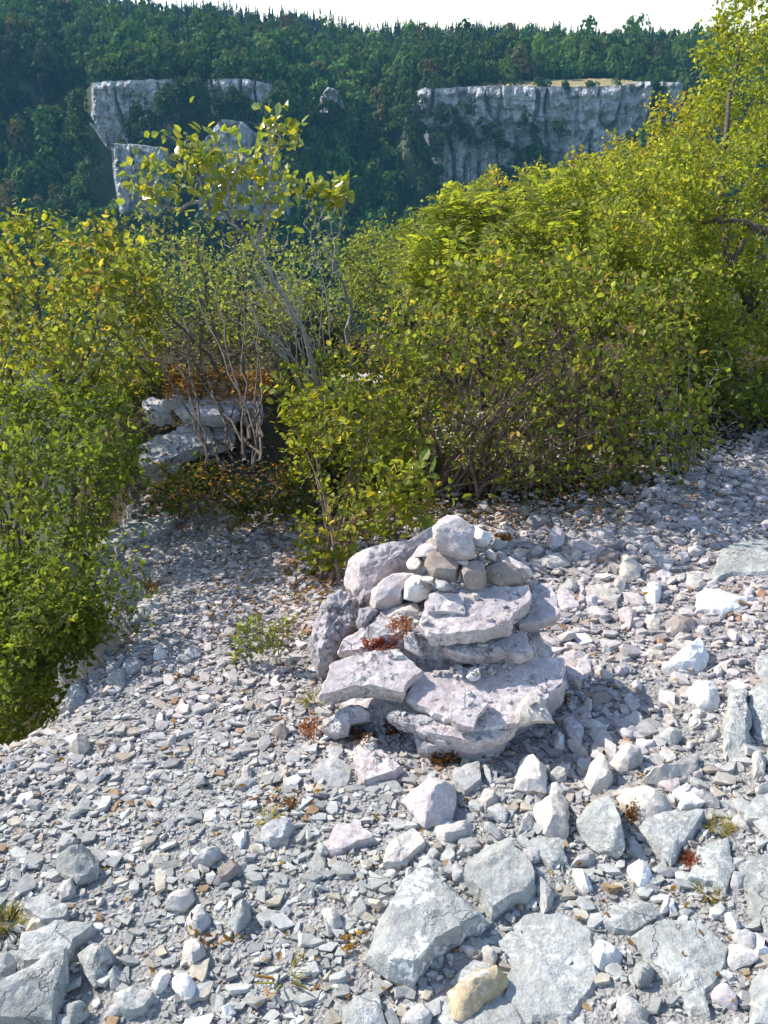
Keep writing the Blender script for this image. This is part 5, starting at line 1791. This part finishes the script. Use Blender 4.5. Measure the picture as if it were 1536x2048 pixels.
plant('oak_tree', 'leafy oak between the ash sapling and the tall oak', 'tree', [gpt(1.6, 5.3), gpt(1.9, 5.3)],
      [([(1080, 390), (1150, 350), (1230, 310), (1330, 330), (1420, 400), (1440, 560), (1400, 700), (1260, 660), (1100, 600)], 4.5, 5.9, 900)],
      'oak', 'bark', stems=14, r0=0.014, leaf=0.026, width=0.62, lpt=13, seed=30, gap=0.25, gfreq=4, up=0.5, spread=0.65, parts=TP)
plant('low_bush', 'dark leafy bush where the path meets the foot of the tall oak', 'bush', [gpt(1.65, 4.4), gpt(1.9, 4.5), gpt(2.2, 4.7)],
      [([(1360, 680), (1480, 700), (1640, 720), (1640, 850), (1520, 880), (1440, 900), (1380, 860)], 4.2, 4.9, 330)],
      'green', 'bark', stems=14, r0=0.008, leaf=0.032, width=0.6, lpt=7, seed=31, gap=0.2, up=0.5, spread=0.6)
plant('twiggy_shrub', 'half bare twigs fanning out at the right end of the broad yellowing bush', 'shrub', [gpt(1.25, 3.95), gpt(1.35, 4.0)],
      [([(1250, 620), (1400, 640), (1480, 740), (1480, 850), (1380, 930), (1250, 960), (1230, 800)], 3.8, 4.3, 150)],
      'hazel', 'bark_grey', stems=18, r0=0.006, leaf=0.030, width=0.7, lpt=2.6, seed=32, twig_r=0.0013)
# ground plants
plant('ground_sprig', 'low green sprig spreading over the gravel left of the mound', 'plant', [G(560, 1290), G(500, 1290)],
      [([(435, 1270), (500, 1240), (570, 1225), (620, 1250), (600, 1290), (520, 1310), (450, 1310)], 2.38, 2.55, 40)],
      'greyish', 'bark', stems=8, r0=0.003, leaf=0.026, width=0.35, lpt=6, seed=33, up=0.8, twig_r=0.0009, jitter=0.012)
plant('ground_ivy', 'dark green low growth in the shade below the ledge slabs', 'plant', [G(400, 1010), G(460, 1010), G(340, 1000), G(540, 990)],
      [([(290, 960), (360, 930), (470, 950), (580, 940), (600, 1000), (500, 1035), (420, 1030), (320, 1020)], 3.2, 3.6, 170)],
      'ivy', 'bark', stems=14, r0=0.004, leaf=0.034, width=0.4, lpt=7, seed=34, up=0.5, twig_r=0.001)


def surface(u, v):
    """the surface point that lies under a photo pixel (what is already built)"""
    d = Vector(ray(u, v)).normalized()
    ok, loc, nor, *_ = SC.ray_cast(DG, Vector(CAMP), d)
    return np.array(loc), np.array(nor)


bpy.context.view_layer.update()
hid = [o for o in SC.objects if o.type == 'MESH' and (o.name.startswith('foliage') or o.name.startswith('branches') or o.name.startswith('crown'))]
for o in hid:
    o.hide_viewport = True
bpy.context.view_layer.update()
DG = bpy.context.evaluated_depsgraph_get()


def mat_plant(name, label, cat, uv, ru, rv, n, pal, hgt, leaf, seed):
    """low succulent mat growing on whatever surface lies there"""
    rng = np.random.default_rng(seed)
    P = []
    for _ in range(n):
        a, r_ = rng.uniform(0, 6.28), rng.uniform(0, 1) ** 0.6
        u, v = uv[0] + math.cos(a) * r_ * ru, uv[1] + math.sin(a) * r_ * rv
        if noise(np.array([[u / 11.0, v / 11.0, seed * 3.3]]))[0] < -0.1 - 0.25 * (1 - r_):
            continue
        s, nr = surface(u, v)
        P.append(s + nr * 0.002 + np.array([0, 0, hgt * rng.uniform(0, 1) ** 1.5]))
    P = np.array(P)
    med = np.median(P, 0)
    P = P[np.linalg.norm((P - med) * [1, .6, 1], axis=1) < 0.045]
    P = np.repeat(P, 2, 0) + rng.normal(size=(len(P) * 2, 3)) * 0.003
    k = len(P)
    c = P.mean(0)
    c[2] = P[:, 2].min()
    col = pick_cols(pal, P, rng, 40)
    v, q, cc = leaf_mesh(P - c, rng.normal(size=(k, 3)) + [0, 0, 0.7], rng.normal(size=(k, 3)), leaf * rng.uniform(0.6, 1.3, k), 0.6, col, rng, curl=0.1)
    tag(link(name, mesh_np(name, v, q, M['leaf'], cc), loc=c), label, cat)


def tuft_plant(name, label, cat, uv, n, pal, hgt, width, seed):
    rng = np.random.default_rng(seed)
    c, _ = surface(*uv)
    a = rng.uniform(0, 6.28, n)
    rr = 0.018 * np.sqrt(rng.uniform(0, 1, n))
    pos = np.stack([np.cos(a) * rr, np.sin(a) * rr, 0 * a - 0.003], 1)
    ax = np.stack([np.cos(a) * rng.uniform(0.2, 1.1, n), np.sin(a) * rng.uniform(0.2, 1.1, n), rng.uniform(0.4, 1.2, n)], 1)
    nn = np.stack([-np.cos(a), -np.sin(a), 0.8 + 0 * a], 1)
    sz = hgt * rng.uniform(0.45, 1.2, n)
    col = pick_cols(pal, pos + c, rng, 90)
    v, q, cc = leaf_mesh(pos, ax, nn, sz, width, col, rng, curl=0.45)
    tag(link(name, mesh_np(name, v, q, M['leaf'], cc), loc=c), label, cat)


MATS = [
    ('red stonecrop mat on the slab in the middle of the mound', (760, 1290), 42, 12, 420, 'sedum', 0.012, 0.007),
    ('coral stonecrop climbing from the red mat into the hollow', (800, 1257), 24, 20, 260, 'sedumpink', 0.014, 0.007),
    ('pale pink stonecrop at the outer foot of the mound', (622, 1462), 24, 24, 260, 'sedumpink', 0.02, 0.007),
    ('rusty stonecrop under the pitted lichen covered rock', (720, 1480), 40, 14, 240, 'rusty', 0.012, 0.007),
    ('rusty red stonecrop in the crack below the shaded low ledge', (888, 1518), 34, 16, 320, 'rusty', 0.02, 0.007),
    ('brown stonecrop in the cavity of the crumbling block', (788, 1462), 22, 16, 200, 'rusty', 0.014, 0.008),
    ('red stonecrop beside the triangular flat slab', (1380, 1722), 18, 18, 170, 'sedum', 0.014, 0.006),
    ('rust coloured stonecrop between the square boulder and the cream block', (1264, 1632), 12, 24, 170, 'rusty', 0.016, 0.006),
    ('small rusty stonecrop in the open gravel below the mound', (578, 1612), 20, 12, 150, 'rusty', 0.012, 0.006),
    ('orange stonecrop by the small shrub on the cliff edge', (300, 1178), 22, 16, 170, 'rusty', 0.016, 0.009),
    ('small red stonecrop by the pyramid shaped stone', (1128, 1400), 14, 12, 110, 'rusty', 0.012, 0.006)]
for k_, (lb, uv, ru, rv, n_, pal_, hg, lf) in enumerate(MATS):
    mat_plant('stonecrop', lb, 'stonecrop', uv, ru, rv, n_, pal_, hg, lf, k_ + 1)
mat_plant('moss', 'orange brown moss patch beside the white stone behind the cairn', 'moss', (1012, 1078), 26, 8, 170, 'rusty', 0.012, 0.008, 40)
for lb, uv, n_, pal_, hg, w_, k_ in [
    ('straw coloured grass tuft above the grey bedrock hump', (1440, 1660), 150, 'grass', 0.036, 0.028, 13),
    ('thin sparse grass tuft below the grey bedrock hump', (1418, 1790), 60, 'grass', 0.036, 0.028, 14),
    ('green and brown grass tuft beside the ochre stone', (14, 1850), 200, 'grassgreen', 0.042, 0.03, 15),
    ('few thin green blades standing in the pebbles', (570, 1955), 16, 'grassgreen', 0.06, 0.04, 16),
    ('short green blades beside the jutting lilac slab', (628, 1402), 50, 'grassgreen', 0.04, 0.06, 17),
    ('dry tan grass in the gravel below the mound', (535, 1640), 60, 'grass', 0.035, 0.04, 18)]:
    tuft_plant('grass_tuft', lb, 'grass tuft', uv, n_, pal_, hg, w_, k_)


def mound_debris():
    """crumbs of stone lying on the ledges of the mound"""
    rng = np.random.default_rng(66)
    tpl = chip_templates(12, 9, (1.1, 0.75, 0.45), 19)
    V, Fc, C = [], [], []
    off = 0
    for (x0, x1, y0, y1, n) in ((740, 1120, 700, 850, 190), (560, 700, 560, 760, 50), (430, 620, 1000, 1180, 90), (700, 1100, 440, 640, 10), (250, 640, 730, 900, 6), (900, 1300, 800, 1080, 45), (600, 1050, 240, 470, 30), (450, 1000, 1130, 1260, 120)):
        for _ in range(n):
            u, v = 560 + rng.uniform(x0, x1) / 2.4, 1000 + rng.uniform(y0, y1) / 2.4
            p, nr = surface(u, v)
            if nr[2] < 0.45:
                continue
            tv, tf = tpl[rng.integers(12)]
            s = rng.uniform(0.003, 0.011) if rng.uniform() < .85 else rng.uniform(0.011, 0.018)
            rm = rot_mats(rng.uniform(0, 6.28, 1), np.abs(rng.normal(0, 0.4, 1)), rng.uniform(0, 6.28, 1))[0]
            vv = (tv * s) @ rm.T + p + np.array([0, 0, s * 0.25])
            V.append(vv)
            Fc.append(tf + off)
            off += len(vv)
            C.append(np.full((len(vv), 3), rng.uniform(0.75, 1.25)))
    o = link('rubble', mesh_np('rubble', np.vstack(V), np.vstack(Fc), M['chips'], np.vstack(C)))
    tag(o, 'small crumbs of stone lying on the ledges of the cairn mound', 'rubble', kind='stuff')


mound_debris()


def litter():
    rng = np.random.default_rng(8)
    P = []
    # under the bushes
    for (u0, u1, v0, v1, n) in ((300, 1300, 930, 1065, 3200), (560, 700, 1080, 1210, 330), (420, 640, 1120, 1300, 260)):
        for _ in range(n):
            P.append(G(rng.uniform(u0, u1), rng.uniform(v0, v1)))
    # orange drift on the top ledge
    for _ in range(1500):
        u, v = rng.uniform(330, 540), rng.uniform(745, 812)
        s_, n_ = surface(u, v)
        if n_[2] > 0.3:
            P.append(s_)
            P.append(s_ + rng.normal(size=3) * 0.012 + [0, 0, 0.008])
    for _ in range(170):
        P.append(G(rng.uniform(0, 1536), rng.uniform(1150, 2040)))
    for _ in range(160):
        a, b = rng.normal(0, 1, 2)
        u, v = [(1250, 1000), (1340, 1560), (420, 1890), (560, 1600), (690, 1890), (1000, 1060)][rng.integers(6)]
        P.append(G(u + a * 34, v + b * 16))
    P = np.array(P)
    P[:, 2] += rng.uniform(0.004, 0.022, len(P))
    n = len(P)
    ax = rng.normal(size=(n, 3)) * [1, 1, 0.25]
    nn = rng.normal(size=(n, 3)) * 0.45 + [0, 0, 1]
    col = pick_cols('litter', P, rng, 6)
    v, q, c = leaf_mesh(P, ax, nn, rng.uniform(0.008, 0.022, n), 0.5, col, rng, curl=0.4)
    o = link('leaf_litter', mesh_np('leaf_litter', v, q, M['leaf'], c))
    tag(o, 'brown and orange fallen leaves on the ground and ledges', 'leaf litter', kind='stuff')


litter()
for o in hid:
    o.hide_viewport = False
# ================================================================ AIR
def haze():
    m = bpy.data.materials.new('haze_air')
    m.use_nodes = True
    nt = m.node_tree
    nt.nodes.clear()
    out = nt.nodes.new("ShaderNodeOutputMaterial")
    v = nt.nodes.new("ShaderNodeVolumePrincipled")
    v.inputs["Color"].default_value = (0.22, 0.62, 0.95, 1)
    v.inputs["Density"].default_value = HAZE
    v.inputs["Anisotropy"].default_value = 0.0
    nt.links.new(v.outputs[0], out.inputs["Volume"])
    x, y0, y1, z0, z1 = 330, -70, 750, -125, 75
    p = [(-x, y0, z0), (x, y0, z0), (x, y1, z0), (-x, y1, z0), (-x, y0, z1), (x, y0, z1), (x, y1, z1), (-x, y1, z1)]
    f = [(0, 3, 2, 1), (4, 5, 6, 7), (0, 1, 5, 4), (1, 2, 6, 5), (2, 3, 7, 6), (3, 0, 4, 7)]
    o = link('haze', mesh_np('haze', p, np.array(f), m))
    tag(o, kind='stuff')


HAZE = 0.00018
haze()
